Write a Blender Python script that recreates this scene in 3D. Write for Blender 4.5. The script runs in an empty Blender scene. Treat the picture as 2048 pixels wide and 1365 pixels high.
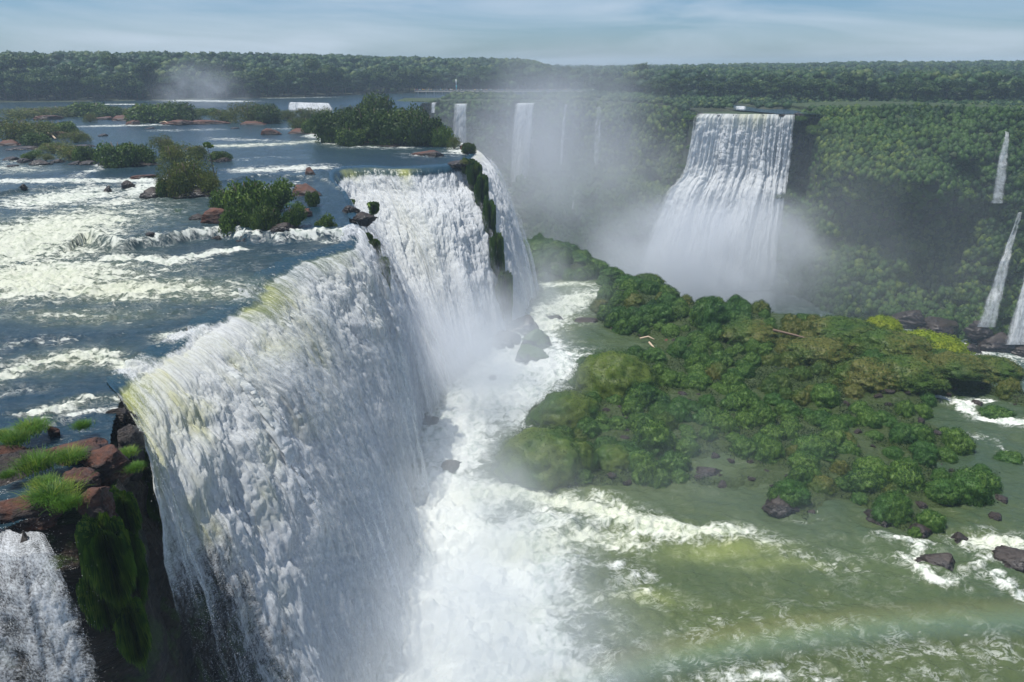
import bpy, math, random
import numpy as np
random.seed(7)
RNG = np.random.default_rng(11)
S = bpy.context.scene
COL = S.collection
R = math.radians
# ------------------------------------------------------------------ camera numbers (2048-wide photo pixels)
F = 1450.0
PITCH = math.atan((682.5 - 130) / F)
CZ = 20.0
cp, sp_ = math.cos(PITCH), math.sin(PITCH)
def at(px, py, z=0.0):
    xc, yc = (px - 1024) / F, (682.5 - py) / F
    d = (xc, cp + yc * sp_, -sp_ + yc * cp)
    t = (z - CZ) / d[2]
    return (d[0] * t, d[1] * t, z)
def at_y(px, py, y):
    """point of the pixel's ray at world distance y"""
    xc, yc = (px - 1024) / F, (682.5 - py) / F
    d = (xc, cp + yc * sp_, -sp_ + yc * cp)
    t = y / d[1]
    return (d[0] * t, y, CZ + d[2] * t)
def mpp(p):
    """metres per photo pixel at world point p"""
    return (p[1] * cp + (CZ - p[2]) * sp_) / F
# ------------------------------------------------------------------ noise in numpy
_perm = np.random.default_rng(3).permutation(256)
_perm = np.concatenate([_perm, _perm, _perm]).astype(np.int64)
_g = np.random.default_rng(5).normal(size=(256, 3)); _g /= np.linalg.norm(_g, axis=1)[:, None]
def pnoise(x, y, z=0.0):
    x, y, z = np.broadcast_arrays(np.asarray(x, float), np.asarray(y, float), np.asarray(z, float))
    xi, yi, zi = np.floor(x), np.floor(y), np.floor(z)
    xf, yf, zf = x - xi, y - yi, z - zi
    xi, yi, zi = xi.astype(np.int64) & 255, yi.astype(np.int64) & 255, zi.astype(np.int64) & 255
    u, v, w = (t * t * t * (t * (t * 6 - 15) + 10) for t in (xf, yf, zf))
    def gd(i, j, k):
        h = _perm[_perm[_perm[(xi + i) & 255] + ((yi + j) & 255)] + ((zi + k) & 255)]
        g = _g[h]
        return g[..., 0] * (xf - i) + g[..., 1] * (yf - j) + g[..., 2] * (zf - k)
    a = gd(0, 0, 0) * (1 - u) + gd(1, 0, 0) * u
    b = gd(0, 1, 0) * (1 - u) + gd(1, 1, 0) * u
    c = gd(0, 0, 1) * (1 - u) + gd(1, 0, 1) * u
    d = gd(0, 1, 1) * (1 - u) + gd(1, 1, 1) * u
    return ((a * (1 - v) + b * v) * (1 - w) + (c * (1 - v) + d * v) * w) * 1.6
def fbm(x, y, z=0.0, o=4, g=.5, l=2.03):
    s, a, t = 0, 1.0, 0
    for i in range(o):
        s = s + a * pnoise(x, y, z + i * 7.3); t += a
        a *= g; x = x * l; y = y * l; z = z * l
    return s / t
def billow(x, y, z=0.0, o=3, g=.5, l=2.1):
    s, a, t = 0, 1.0, 0
    for i in range(o):
        s = s + a * np.abs(pnoise(x, y, z + i * 3.7)); t += a
        a *= g; x = x * l; y = y * l; z = z * l
    return s / t
def sst(a, b, x):
    t = np.clip((x - a) / (b - a), 0, 1)
    return t * t * (3 - 2 * t)
# ------------------------------------------------------------------ mesh helpers
def mesh_np(name, V, Fc, mat=None, parent=None, smooth=False, attrs=None, uv=None):
    V = np.asarray(V, np.float32).reshape(-1, 3); Fc = np.asarray(Fc, np.int32)
    k = Fc.shape[1]; n = len(Fc)
    me = bpy.data.meshes.new(name)
    me.vertices.add(len(V)); me.vertices.foreach_set('co', V.ravel())
    me.loops.add(n * k); me.loops.foreach_set('vertex_index', Fc.ravel())
    me.polygons.add(n)
    me.polygons.foreach_set('loop_start', np.arange(0, n * k, k, dtype=np.int32))
    me.polygons.foreach_set('loop_total', np.full(n, k, np.int32))
    if smooth: me.polygons.foreach_set('use_smooth', np.ones(n, bool))
    for an, av in (attrs or {}).items():
        a = me.attributes.new(an, 'FLOAT', 'POINT'); a.data.foreach_set('value', np.asarray(av, np.float32).ravel())
    if uv is not None:
        l = me.uv_layers.new(name='flow'); l.data.foreach_set('uv', np.asarray(uv, np.float32).reshape(-1, 2)[Fc.ravel()].ravel())
    me.update(); me.validate()
    o = bpy.data.objects.new(name, me); COL.objects.link(o)
    if mat is not None: me.materials.append(mat)
    if parent is not None: o.parent = parent
    return o
def grid_faces(nr, nc, keep=None):
    i = np.arange(nr - 1)[:, None] * nc + np.arange(nc - 1)[None, :]
    f = np.stack([i, i + 1, i + nc + 1, i + nc], -1).reshape(-1, 4)
    if keep is not None:
        f = f[keep.ravel()[f].all(1)]
    return f
def compact(V, Fc, *arrs):
    used = np.zeros(len(V), bool); used[Fc.ravel()] = True
    m = np.cumsum(used) - 1
    return (V[used], m[Fc]) + tuple(a[used] for a in arrs)
def tag(o, label=None, cat=None, group=None, kind=None):
    if label: o['label'] = label
    if cat: o['category'] = cat
    if group: o['group'] = group
    if kind: o['kind'] = kind
    return o
def empty(name, loc):
    o = bpy.data.objects.new(name, None); COL.objects.link(o); o.location = loc; o.empty_display_size = .3
    return o
def copy_tree(o, parent=None):
    c = o.copy(); COL.objects.link(c); c.parent = parent
    for ch in o.children: copy_tree(ch, c)
    return c
def inpoly(x, y, poly):
    c = np.zeros(np.shape(x), bool); n = len(poly); j = n - 1
    for i in range(n):
        xi, yi = poly[i][:2]; xj, yj = poly[j][:2]
        if yi != yj:
            c ^= ((yi > y) != (yj > y)) & (x < (xj - xi) * (y - yi) / (yj - yi) + xi)
        j = i
    return c
# ------------------------------------------------------------------ node helpers
class NT:
    def __init__(s, name, vol=False):
        s.m = bpy.data.materials.new(name); s.m.use_nodes = True; s.t = s.m.node_tree; s.t.nodes.clear()
        s.out = s.t.nodes.new('ShaderNodeOutputMaterial')
    def n(s, typ, ins=None, **kw):
        nd = s.t.nodes.new('ShaderNode' + typ)
        for k, v in kw.items(): setattr(nd, k, v)
        for k, v in (ins or {}).items():
            if hasattr(v, 'is_output') or isinstance(v, bpy.types.NodeSocket): s.t.links.new(v, nd.inputs[k])
            else: nd.inputs[k].default_value = v
        return nd
    def math(s, op, a, b=0.0, c=0.0, clamp=False):
        return s.n('Math', {0: a, 1: b, 2: c}, operation=op, use_clamp=clamp).outputs[0]
    def mr(s, v, a, b, c=0.0, d=1.0, smooth=True):
        return s.n('MapRange', {'Value': v, 'From Min': a, 'From Max': b, 'To Min': c, 'To Max': d},
                   interpolation_type='SMOOTHSTEP' if smooth else 'LINEAR').outputs[0]
    def mix(s, f, a, b):
        nd = s.n('Mix', {0: f}, data_type='RGBA')
        for i, v in ((6, a), (7, b)):
            if isinstance(v, bpy.types.NodeSocket): s.t.links.new(v, nd.inputs[i])
            else: nd.inputs[i].default_value = (*v, 1) if len(v) == 3 else v
        return nd.outputs[2]
    def noise(s, vec, scale, detail=4, rough=.5, dist=0.0, out=0):
        return s.n('TexNoise', {'Vector': vec, 'Scale': scale, 'Detail': detail, 'Roughness': rough, 'Distortion': dist}).outputs[out]
    def mapping(s, vec, scale=(1, 1, 1), rot=(0, 0, 0), loc=(0, 0, 0)):
        return s.n('Mapping', {'Vector': vec, 'Scale': scale, 'Rotation': rot, 'Location': loc}).outputs[0]
    def attr(s, name): return s.n('Attribute', attribute_name=name).outputs['Fac']
    def surf(s, sock): s.t.links.new(sock, s.out.inputs['Surface']); return s.m
    def vol(s, sock): s.t.links.new(sock, s.out.inputs['Volume']); return s.m
# ------------------------------------------------------------------ materials
def river_mat(name, deep, deep2, foamcol=(.57, .59, .55), tintcol=(.46, .47, .29), su=.30, fs=1.0, lace=.5, sharp=.16):
    """flow UV in metres (u along the flow); point attributes foam, tint"""
    t = NT(name)
    uv = t.n('UVMap', uv_map='flow').outputs[0]
    pos = t.n('NewGeometry').outputs['Position']
    foam, tint = t.attr('foam'), t.attr('tint')
    v1 = t.mapping(uv, (su * fs, fs, 1))
    n1 = t.noise(v1, .55, 9, .66, 1.2)
    n2 = t.noise(v1, 2.6, 6, .65, .8)
    nn = t.math('ADD', t.math('MULTIPLY', n1, .7), t.math('MULTIPLY', n2, .3))
    n4 = t.noise(t.mapping(uv, (su * 2.2 * fs, fs, 1)), 1.2, 7, .7, 1.5)
    val = t.math('ADD', foam, t.math('ADD', t.math('MULTIPLY', t.math('SUBTRACT', nn, .5), 2.3), t.math('MULTIPLY', t.math('SUBTRACT', n4, .5), 1.3)))
    mask = t.mr(val, .42, .46 + sharp * 1.5)
    # lacy threads on calmer water
    n3 = t.noise(t.mapping(uv, (su * 1.6 * fs, fs, 1), (0, 0, .25)), 1.1, 6, .68, 1.3)
    ridge = t.math('SUBTRACT', 1.0, t.math('MULTIPLY', t.math('ABSOLUTE', t.math('SUBTRACT', n3, .5)), 17.0))
    brk = t.mr(t.noise(uv, .35, 4, .6), .45, .62)
    lc = t.math('MULTIPLY', t.math('MULTIPLY', t.math('MAXIMUM', ridge, 0.0), brk), t.mr(foam, .02, .4, 0, lace), clamp=True)
    mask = t.math('MAXIMUM', mask, lc)
    dv = t.noise(t.mapping(pos, (.02, .05, 1)), 1.0, 4, .6)
    deepc = t.mix(t.mr(dv, .35, .65), deep, deep2)
    deepc = t.mix(t.math('MULTIPLY', tint, .8), deepc, (tintcol[0] * .55, tintcol[1] * .62, tintcol[2] * .5))
    fcol = t.mix(t.mr(t.math('ADD', n4, t.mr(foam, 1.0, 1.5, 0, .25)), .36, .56), (foamcol[0] * .55, foamcol[1] * .62, foamcol[2] * .58), foamcol)
    fcol = t.mix(tint, fcol, tintcol)
    col = t.mix(mask, deepc, fcol)
    hb = t.math('ADD', t.math('MULTIPLY', t.noise(t.mapping(uv, (.6, 1, 1)), 1.3, 6, .62, .6), .5), t.math('MULTIPLY', mask, .12))
    bump = t.n('Bump', {'Height': hb, 'Strength': 1.0, 'Distance': .55}).outputs[0]
    b = t.n('BsdfPrincipled', {'Base Color': col, 'Roughness': t.mr(mask, 0, 1, .14, .75, False), 'IOR': 1.33, 'Normal': bump})
    b.inputs['Specular IOR Level'].default_value = .5
    return t.surf(b.outputs[0])
def fall_mat(name, foamcol=(.87, .90, .92), tintcol=(.66, .66, .36), su=1.0, sv=.22, bd=.22, veil=False, rng_al=(.12, .92)):
    """flow UV in metres (u across, v down); point attributes foam, tint, cover, fine"""
    t = NT(name)
    uv = t.n('UVMap', uv_map='flow').outputs[0]
    foam, tint, cover = t.attr('foam'), t.attr('tint'), t.attr('cover')
    v1 = t.mapping(uv, (su, sv, 1))
    n1 = t.noise(v1, .9, 8, .68, .5)
    n2 = t.noise(t.mapping(uv, (su * 1.0, sv * 1.8, 1)), 5.0, 5, .7, .3)
    n3 = t.noise(uv, 9.0, 3, .7)
    nn = t.math('ADD', t.math('MULTIPLY', n1, .42), t.math('ADD', t.math('MULTIPLY', n2, .28), t.math('MULTIPLY', n3, .30)))
    al = t.mr(t.math('ADD', cover, t.math('MULTIPLY', t.math('SUBTRACT', nn, .5), 2.6)), *rng_al)
    if veil: al = t.math('MULTIPLY', t.mr(t.math('ADD', cover, t.math('MULTIPLY', t.math('SUBTRACT', nn, .5), 3.2)), .3, 1.3), .62)
    fm = t.mr(t.math('ADD', foam, t.math('MULTIPLY', t.math('SUBTRACT', nn, .5), 2.0)), .3, .7)
    fcol = t.mix(t.mr(n2, .36, .60), tuple(c * .78 for c in foamcol), foamcol)
    fcol = t.mix(t.math('MULTIPLY', tint, t.mr(n1, .3, .62, 1.0, .35)), fcol, tintcol)
    glassy = t.mix(tint, (.014, .046, .072), (.25, .27, .09))
    col = t.mix(fm, glassy, fcol)
    hb = t.math('ADD', t.math('MULTIPLY', n1, .6), t.math('MULTIPLY', n2, .25))
    bump = t.n('Bump', {'Height': hb, 'Strength': .8, 'Distance': bd}).outputs[0]
    b = t.n('BsdfPrincipled', {'Base Color': col, 'Roughness': t.mr(fm, 0, 1, .2, .8, False), 'IOR': 1.33, 'Normal': bump})
    tr = t.n('BsdfTranslucent', {'Color': fcol, 'Normal': bump})
    mx = t.n('MixShader', {0: t.math('MULTIPLY', fm, .45), 1: b.outputs[0], 2: tr.outputs[0]})
    tp = t.n('BsdfTransparent')
    fin = t.n('MixShader', {0: al, 1: tp.outputs[0], 2: mx.outputs[0]})
    return t.surf(fin.outputs[0])
def rock_mat(name, c1, c2, wet=(.018, .016, .016), rough=.7, scale=1.0, moss=None, mossamt=0.5, top=True, sheen=.35):
    t = NT(name)
    g = t.n('NewGeometry'); pos = g.outputs['Position']
    oc = t.n('TexCoord').outputs['Object']
    n1 = t.noise(oc, .8 * scale, 6, .62)
    n2 = t.noise(t.mapping(oc, (1, 1, 4)), 2.2 * scale, 6, .65)
    col = t.mix(t.mr(n1, .35, .65), c1, c2)
    col = t.mix(t.mr(n2, .38, .6, .75, 0), col, tuple(c * .45 for c in c1))
    if wet: col = t.mix(t.mr(t.noise(oc, .45 * scale, 5, .6), .5, .62), col, wet)
    if moss:
        nz = t.n('SeparateXYZ', {0: g.outputs['Normal']}).outputs[2]
        mk = t.mr(t.math('ADD', t.math('MULTIPLY', nz, .35), t.noise(oc, 1.1 * scale, 6, .7)), 1.0 - mossamt, 1.12 - mossamt)
        col = t.mix(mk, col, moss)
    bump = t.n('Bump', {'Height': t.math('ADD', n1, t.math('MULTIPLY', n2, .6)), 'Strength': 1.0, 'Distance': .5 / scale}).outputs[0]
    b = t.n('BsdfPrincipled', {'Base Color': col, 'Roughness': t.mr(n1, .4, .6, rough, sheen), 'Normal': bump})
    return t.surf(b.outputs[0])
def leaf_mat(name, c1, c2, c3, scale=.5, transl=.3, rough=.55, objvar=.5):
    t = NT(name)
    g = t.n('NewGeometry'); pos = g.outputs['Position']
    rnd = t.n('ObjectInfo').outputs['Random']
    n1 = t.noise(pos, scale, 3, .6)
    rl = g.outputs['Random Per Island']
    f = t.math('ADD', t.math('MULTIPLY', t.math('SUBTRACT', n1, .5), 1.6), t.math('ADD', t.math('MULTIPLY', rnd, objvar), t.math('MULTIPLY', rl, .45)))
    col = t.mix(t.mr(f, .05, .6), c1, c2)
    col = t.mix(t.mr(t.math('ADD', t.math('MULTIPLY', rl, .5), t.noise(pos, scale * .45, 2)), .82, 1.02), col, c3)
    b = t.n('BsdfPrincipled', {'Base Color': col, 'Roughness': rough})
    b.inputs['Specular IOR Level'].default_value = .3
    tr = t.n('BsdfTranslucent', {'Color': col})
    return t.surf(t.n('MixShader', {0: transl, 1: b.outputs[0], 2: tr.outputs[0]}).outputs[0])
def plain(name, col, rough=.7, metal=0.0):
    t = NT(name)
    oc = t.n('TexCoord').outputs['Object']
    c = t.mix(t.noise(oc, 3.0, 5, .6), tuple(x * .75 for x in col), tuple(min(1, x * 1.2) for x in col))
    return t.surf(t.n('BsdfPrincipled', {'Base Color': c, 'Roughness': rough, 'Metallic': metal}).outputs[0])
M = {}
M['river'] = river_mat('river_water', (.012, .034, .052), (.024, .050, .062))
M['pool'] = river_mat('pool_water', (.044, .072, .038), (.068, .092, .038), foamcol=(.72, .74, .70), tintcol=(.40, .42, .16), su=.42, fs=.6, lace=.62, sharp=.3)
M['canyon'] = river_mat('canyon_water', (.05, .085, .075), (.07, .10, .085), su=.5, fs=.3)
M['fall'] = fall_mat('falling_water', sv=.14, bd=.26)
M['fallfar'] = fall_mat('falling_water_far', su=.42, sv=.045, bd=.8)
M['veil'] = fall_mat('spray_veil', su=.8, sv=.2, bd=.1, veil=True)
M['cliff'] = rock_mat('wet_cliff_rock', (.03, .024, .020), (.055, .038, .028), scale=.35, moss=(.035, .06, .012), mossamt=.35, sheen=.3)
M['rock'] = rock_mat('red_brown_rock', (.125, .046, .025), (.060, .034, .027), scale=1.3, wet=(.035, .022, .018), rough=.85, sheen=.6)
M['darkrock'] = rock_mat('dark_wet_rock', (.035, .026, .022), (.06, .042, .033), scale=.7, rough=.6, sheen=.25)
M['mossrock'] = rock_mat('mossy_rock', (.022, .018, .016), (.04, .03, .024), scale=.7, rough=.6, sheen=.3, moss=(.05, .095, .012), mossamt=.48)
M['ground'] = rock_mat('terrace_rock', (.028, .024, .022), (.05, .036, .03), scale=.25, rough=.6, sheen=.3, moss=(.04, .065, .012), mossamt=.42)
M['farcliff'] = rock_mat('far_cliff_rock', (.03, .036, .02), (.05, .048, .03), scale=.06, wet=(.022, .028, .018), rough=.9, sheen=.8, moss=(.035, .06, .015), mossamt=.62)
M['land'] = rock_mat('forest_floor', (.03, .045, .015), (.045, .05, .02), scale=.05, wet=None, rough=.9, sheen=.8)
# ------------------------------------------------------------------ world, sun, camera
SUN = np.array([-.32, -.06, .944]); SUN = SUN / np.linalg.norm(SUN)
sun_el = math.asin(SUN[2]); sun_az = math.atan2(SUN[0], SUN[1])
W = bpy.data.worlds.new('World'); S.world = W; W.use_nodes = True
nt = W.node_tree; nt.nodes.clear()
sky = nt.nodes.new('ShaderNodeTexSky'); sky.sky_type = 'NISHITA'; sky.sun_disc = False
sky.sun_elevation = sun_el; sky.sun_rotation = sun_az; sky.altitude = 100; sky.air_density = 1.0; sky.dust_density = .6; sky.ozone_density = 2.5
bg = nt.nodes.new('ShaderNodeBackground'); bg.inputs[1].default_value = .070
tc = nt.nodes.new('ShaderNodeTexCoord')
mp = nt.nodes.new('ShaderNodeMapping'); mp.inputs['Scale'].default_value = (1.2, 1.2, 9.0); mp.inputs['Rotation'].default_value = (0, .06, 0)
nz = nt.nodes.new('ShaderNodeTexNoise'); nz.inputs['Scale'].default_value = 2.2; nz.inputs['Detail'].default_value = 7; nz.inputs['Roughness'].default_value = .55; nz.inputs['Distortion'].default_value = .6
mr = nt.nodes.new('ShaderNodeMapRange'); mr.inputs[1].default_value = .38; mr.inputs[2].default_value = .70; mr.inputs[4].default_value = .75
mx = nt.nodes.new('ShaderNodeMix'); mx.data_type = 'RGBA'; mx.inputs[7].default_value = (7.6, 8.8, 10.2, 1)
out = nt.nodes.new('ShaderNodeOutputWorld')
L = nt.links.new
L(tc.outputs['Generated'], mp.inputs[0]); L(mp.outputs[0], nz.inputs['Vector']); L(nz.outputs[0], mr.inputs[0]); L(mr.outputs[0], mx.inputs[0])
tn_ = nt.nodes.new('ShaderNodeMix'); tn_.data_type = 'RGBA'; tn_.blend_type = 'MULTIPLY'; tn_.inputs[0].default_value = 1; tn_.inputs[7].default_value = (.72, .96, 1.28, 1)
L(sky.outputs[0], tn_.inputs[6]); L(tn_.outputs[2], mx.inputs[6]); L(mx.outputs[2], bg.inputs[0]); L(bg.outputs[0], out.inputs[0])
from mathutils import Vector
ld = bpy.data.lights.new('sun', 'SUN'); ld.energy = 4.6; ld.angle = R(.6); ld.color = (1, .96, .89)
lo = bpy.data.objects.new('sun', ld); COL.objects.link(lo); lo.rotation_euler = Vector(SUN).to_track_quat('Z', 'Y').to_euler(); lo.location = (0, 0, 200)
cd = bpy.data.cameras.new('camera'); cd.sensor_width = 36; cd.lens = F * 36 / 2048; cd.clip_end = 20000; cd.clip_start = .5
co = bpy.data.objects.new('camera', cd); COL.objects.link(co); co.location = (0, 0, CZ); co.rotation_euler = (R(90) - PITCH, 0, 0); S.camera = co
S.view_settings.view_transform = 'Standard'; S.view_settings.look = 'None'; S.view_settings.exposure = 0.2; S.view_settings.gamma = 1
cy = S.cycles
cy.use_denoising = True; cy.max_bounces = 6; cy.diffuse_bounces = 3; cy.glossy_bounces = 2; cy.transmission_bounces = 2; cy.transparent_max_bounces = 14; cy.volume_bounces = 3
cy.volume_max_steps = 128; cy.caustics_reflective = False; cy.caustics_refractive = False; cy.sample_clamp_indirect = 4
# ================================================================== RIVER ON THE PLATEAU
ZN = -2.0          # near pool level; the upper river is at 0
ZT = -32.0         # terrace water below the falls
ZC = -75.0         # canyon water
line1 = [at(*p, 0)[:2] for p in ((-900, 420), (-300, 398), (0, 385), (60, 372), (200, 366), (300, 370), (400, 368), (520, 347), (640, 352), (700, 380))]
line2 = [at(*p, -1)[:2] for p in ((-900, 480), (-300, 480), (0, 475), (180, 468), (230, 486), (300, 478), (380, 466), (440, 458), (560, 470), (700, 462))]
l1 = np.array(line1); l2 = np.array(line2)
def lvl(x, y):
    o1 = np.argsort(l1[:, 0]); o2 = np.argsort(l2[:, 0])
    d1 = np.interp(x, l1[o1, 0], l1[o1, 1]) - y + fbm(x * .25, y * .25, 3) * 2
    d2 = np.interp(x, l2[o2, 0], l2[o2, 1]) - y + fbm(x * .3, y * .3, 9) * 1.6
    w2 = np.where(x < -56, 10.0, 1.6)
    return -.6 * sst(0, 3.0, d1) - 1.4 * sst(0, w2, d2)
class Foam:
    def __init__(s, z): s.z = z; s.b = []
    def blob(s, px, py, rx, ry, st, tint=0.0):
        c = at(px, py, s.z); a = abs(at(px, py - ry, s.z)[1] - at(px, py + ry, s.z)[1]) / 2
        s.b.append((c[0], c[1], rx * mpp(c), max(a, .3), st, tint))
    def stroke(s, pts, w, h, st, tint=0.0):
        for (a, b) in zip(pts[:-1], pts[1:]):
            n = max(2, int(math.dist(a, b) / (min(w, h) * .8)) + 1)
            for i in range(n):
                f = i / n; s.blob(a[0] + (b[0] - a[0]) * f, a[1] + (b[1] - a[1]) * f, w, h, st, tint)
    def eval(s, x, y):
        wx = x + fbm(x * .12, y * .12, 1) * 2.0; wy = y + fbm(x * .12, y * .12, 5) * 2.0
        f = np.zeros(np.shape(x)); t = np.zeros(np.shape(x))
        for cx, cy_, rx, ry, st, ti in s.b:
            m = (np.abs(wx - cx) < 2.2 * rx) & (np.abs(wy - cy_) < 2.2 * ry)
            if not m.any(): continue
            g = np.exp(-(((wx[m] - cx) / rx) ** 2 + ((wy[m] - cy_) / ry) ** 2) * .9)
            f[m] = np.maximum(f[m], g * st); t[m] = np.maximum(t[m], g * ti)
        return f, t
fr = Foam(-1.0)
# rapids at the left
fr.blob(90, 470, 190, 75, .85, .35); fr.blob(60, 540, 260, 50, .95, .4); fr.blob(250, 560, 260, 26, .8, .45); fr.blob(420, 570, 160, 16, .55, .3)
fr.blob(130, 400, 130, 26, .85, .15); fr.blob(300, 385, 60, 26, .75); fr.blob(250, 405, 60, 30, .7); fr.blob(160, 610, 200, 18, .5, .3)
fr.stroke([(210, 500), (330, 506), (440, 488), (470, 484)], 40, 8, .85, .1)
fr.stroke([(0, 375), (100, 372), (210, 372), (300, 372)], 40, 6, .8)
fr.stroke([(0, 345), (60, 352)], 60, 8, .55, .2); fr.stroke([(160, 362), (215, 340), (235, 330)], 22, 8, .6); fr.blob(40, 330, 70, 9, .5, .15)
fr.stroke([(500, 350), (640, 345)], 50, 8, .75); fr.blob(560, 380, 60, 16, .55)
fr.stroke([(455, 300), (560, 296), (640, 290), (720, 297), (880, 292)], 46, 4.5, .62, .25); fr.stroke([(440, 285), (540, 290)], 40, 3.5, .5)
fr.stroke([(700, 302), (820, 304)], 40, 4, .5); fr.stroke([(560, 265), (640, 262)], 40, 3, .45); fr.stroke([(620, 278), (650, 284)], 12, 4, .7)
fr.stroke([(190, 259), (260, 257), (320, 256)], 40, 2.6, .65); fr.stroke([(330, 268), (420, 266)], 40, 3, .5); fr.stroke([(900, 296), (940, 292)], 30, 5, .8)
fr.blob(860, 318, 60, 7, .6); fr.blob(920, 308, 30, 12, .85); fr.stroke([(480, 328), (560, 324)], 50, 3, .35)
fr.stroke([(370, 205), (470, 207)], 60, 2.2, .7); fr.stroke([(215, 213), (260, 213)], 30, 1.4, .7); fr.stroke([(560, 200), (640, 198)], 50, 1.2, .5)
# near pool
fr.blob(230, 520, 300, 12, .5); fr.blob(180, 650, 260, 30, .16); fr.blob(60, 700, 150, 22, .45, .1)
fr.stroke([(20, 730), (80, 700), (150, 690), (230, 705), (300, 720)], 34, 17, .75, .25); fr.blob(130, 700, 100, 26, .6, .35)
fr.stroke([(340, 655), (400, 645), (440, 655)], 40, 14, .8, .15); fr.stroke([(380, 680), (430, 690)], 40, 12, .6)
fr.stroke([(0, 668), (60, 655), (120, 660)], 50, 10, .5); fr.stroke([(60, 800), (130, 780), (240, 775)], 40, 9, .75, .2); fr.stroke([(0, 760), (80, 745)], 60, 7, .4)
fr.stroke([(40, 830), (130, 800), (230, 792)], 30, 6, .6); fr.blob(420, 600, 160, 14, .25); fr.blob(600, 490, 110, 7, .3)
fr.stroke([(660, 470), (710, 460)], 30, 6, .6)
def river_z(x, y):
    L0 = lvl(x, y)
    f, t = fr.eval(x, y)
    near = sst(170, 60, y)
    stp = np.clip((L0 - lvl(x, y - 1.1)) * 1.5, 0, 1) * (.62 + .5 * fbm(x * .9, y * .25, 6, o=4)); f = np.maximum(f, stp * (y < 175))
    sw = fbm(x * .16, y * .33, 2, o=3) * .45 * (.35 + f)
    ch = fbm(x * .7, y * 1.2, 4, o=4) * (.16 + .34 * f)
    bi = (billow(x * .38, y * .6, 8, o=4, g=.6) - .22) * 1.9 * f
    return L0 + (sw + ch) * (.45 + .55 * near) + bi * (.5 + .5 * near), f, t
# ---- lip and foot of the horseshoe of falls
A_ctrl = [((256, 818), (-15.2, 30.5)), ((238, 776), (-13.8, 34.5)), ((300, 738), (-12.8, 40.5)), ((356, 705), (-12.3, 46)), ((400, 672), (-12.2, 51)), ((457, 632), (-12.0, 58)), ((514, 606), (-12, 63)),
          ((545, 565), (-12.2, 69)), ((585, 529), (-12.8, 76)), ((637, 514), (-13, 81)), ((697, 499), (-13.5, 86)), ((722, 472), (-14, 92))]
B_ctrl = [((716, 466), (-14.5, 92)), ((715, 440), (-14, 97)), ((700, 405), (-13.5, 103)), ((672, 372), (-12.5, 108)), ((680, 342), (-11.5, 113)), ((740, 334), (-10.5, 118)),
          ((800, 337), (-9, 122)), ((860, 334), (-6, 127)), ((905, 330), (-3.5, 133)), ((932, 324), (-1, 140))]
C_ctrl = [((932, 322), (-1, 141)), ((945, 315), (2, 148)), ((952, 303), (4.2, 160)), ((940, 292), (5.5, 173)), ((922, 287), (4.5, 188)), ((900, 284), (3, 200))]
def ctl(cs, zs):
    return [(at(p[0], p[1], z)[:2], q) for (p, q), z in zip(cs, zs)]
A_w = ctl(A_ctrl, [ZN] * 12)
B_w = ctl(B_ctrl, [ZN, ZN, -1.6, -1.0, -.2, 0, 0, 0, 0, 0])
C_w = ctl(C_ctrl, [0] * 6)
def resample(pts, n, sub=12):
    """Catmull-Rom through pts (k,d), then n equal steps of the first two coordinates' arc length"""
    P = np.array(pts, float); P = np.vstack([2 * P[0] - P[1], P, 2 * P[-1] - P[-2]])
    o = []
    for i in range(1, len(P) - 2):
        t = np.linspace(0, 1, sub, endpoint=False)[:, None]
        a, b, c, d = P[i - 1], P[i], P[i + 1], P[i + 2]
        o.append(.5 * ((2 * b) + (-a + c) * t + (2 * a - 5 * b + 4 * c - d) * t ** 2 + (-a + 3 * b - 3 * c + d) * t ** 3))
    o.append(P[-2][None]); o = np.vstack(o)
    L_ = np.concatenate([[0], np.cumsum(np.linalg.norm(np.diff(o[:, :2], axis=0), axis=1))])
    s = np.linspace(0, L_[-1], n)
    return np.stack([np.interp(s, L_, o[:, k]) for k in range(o.shape[1])], 1), s
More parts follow.
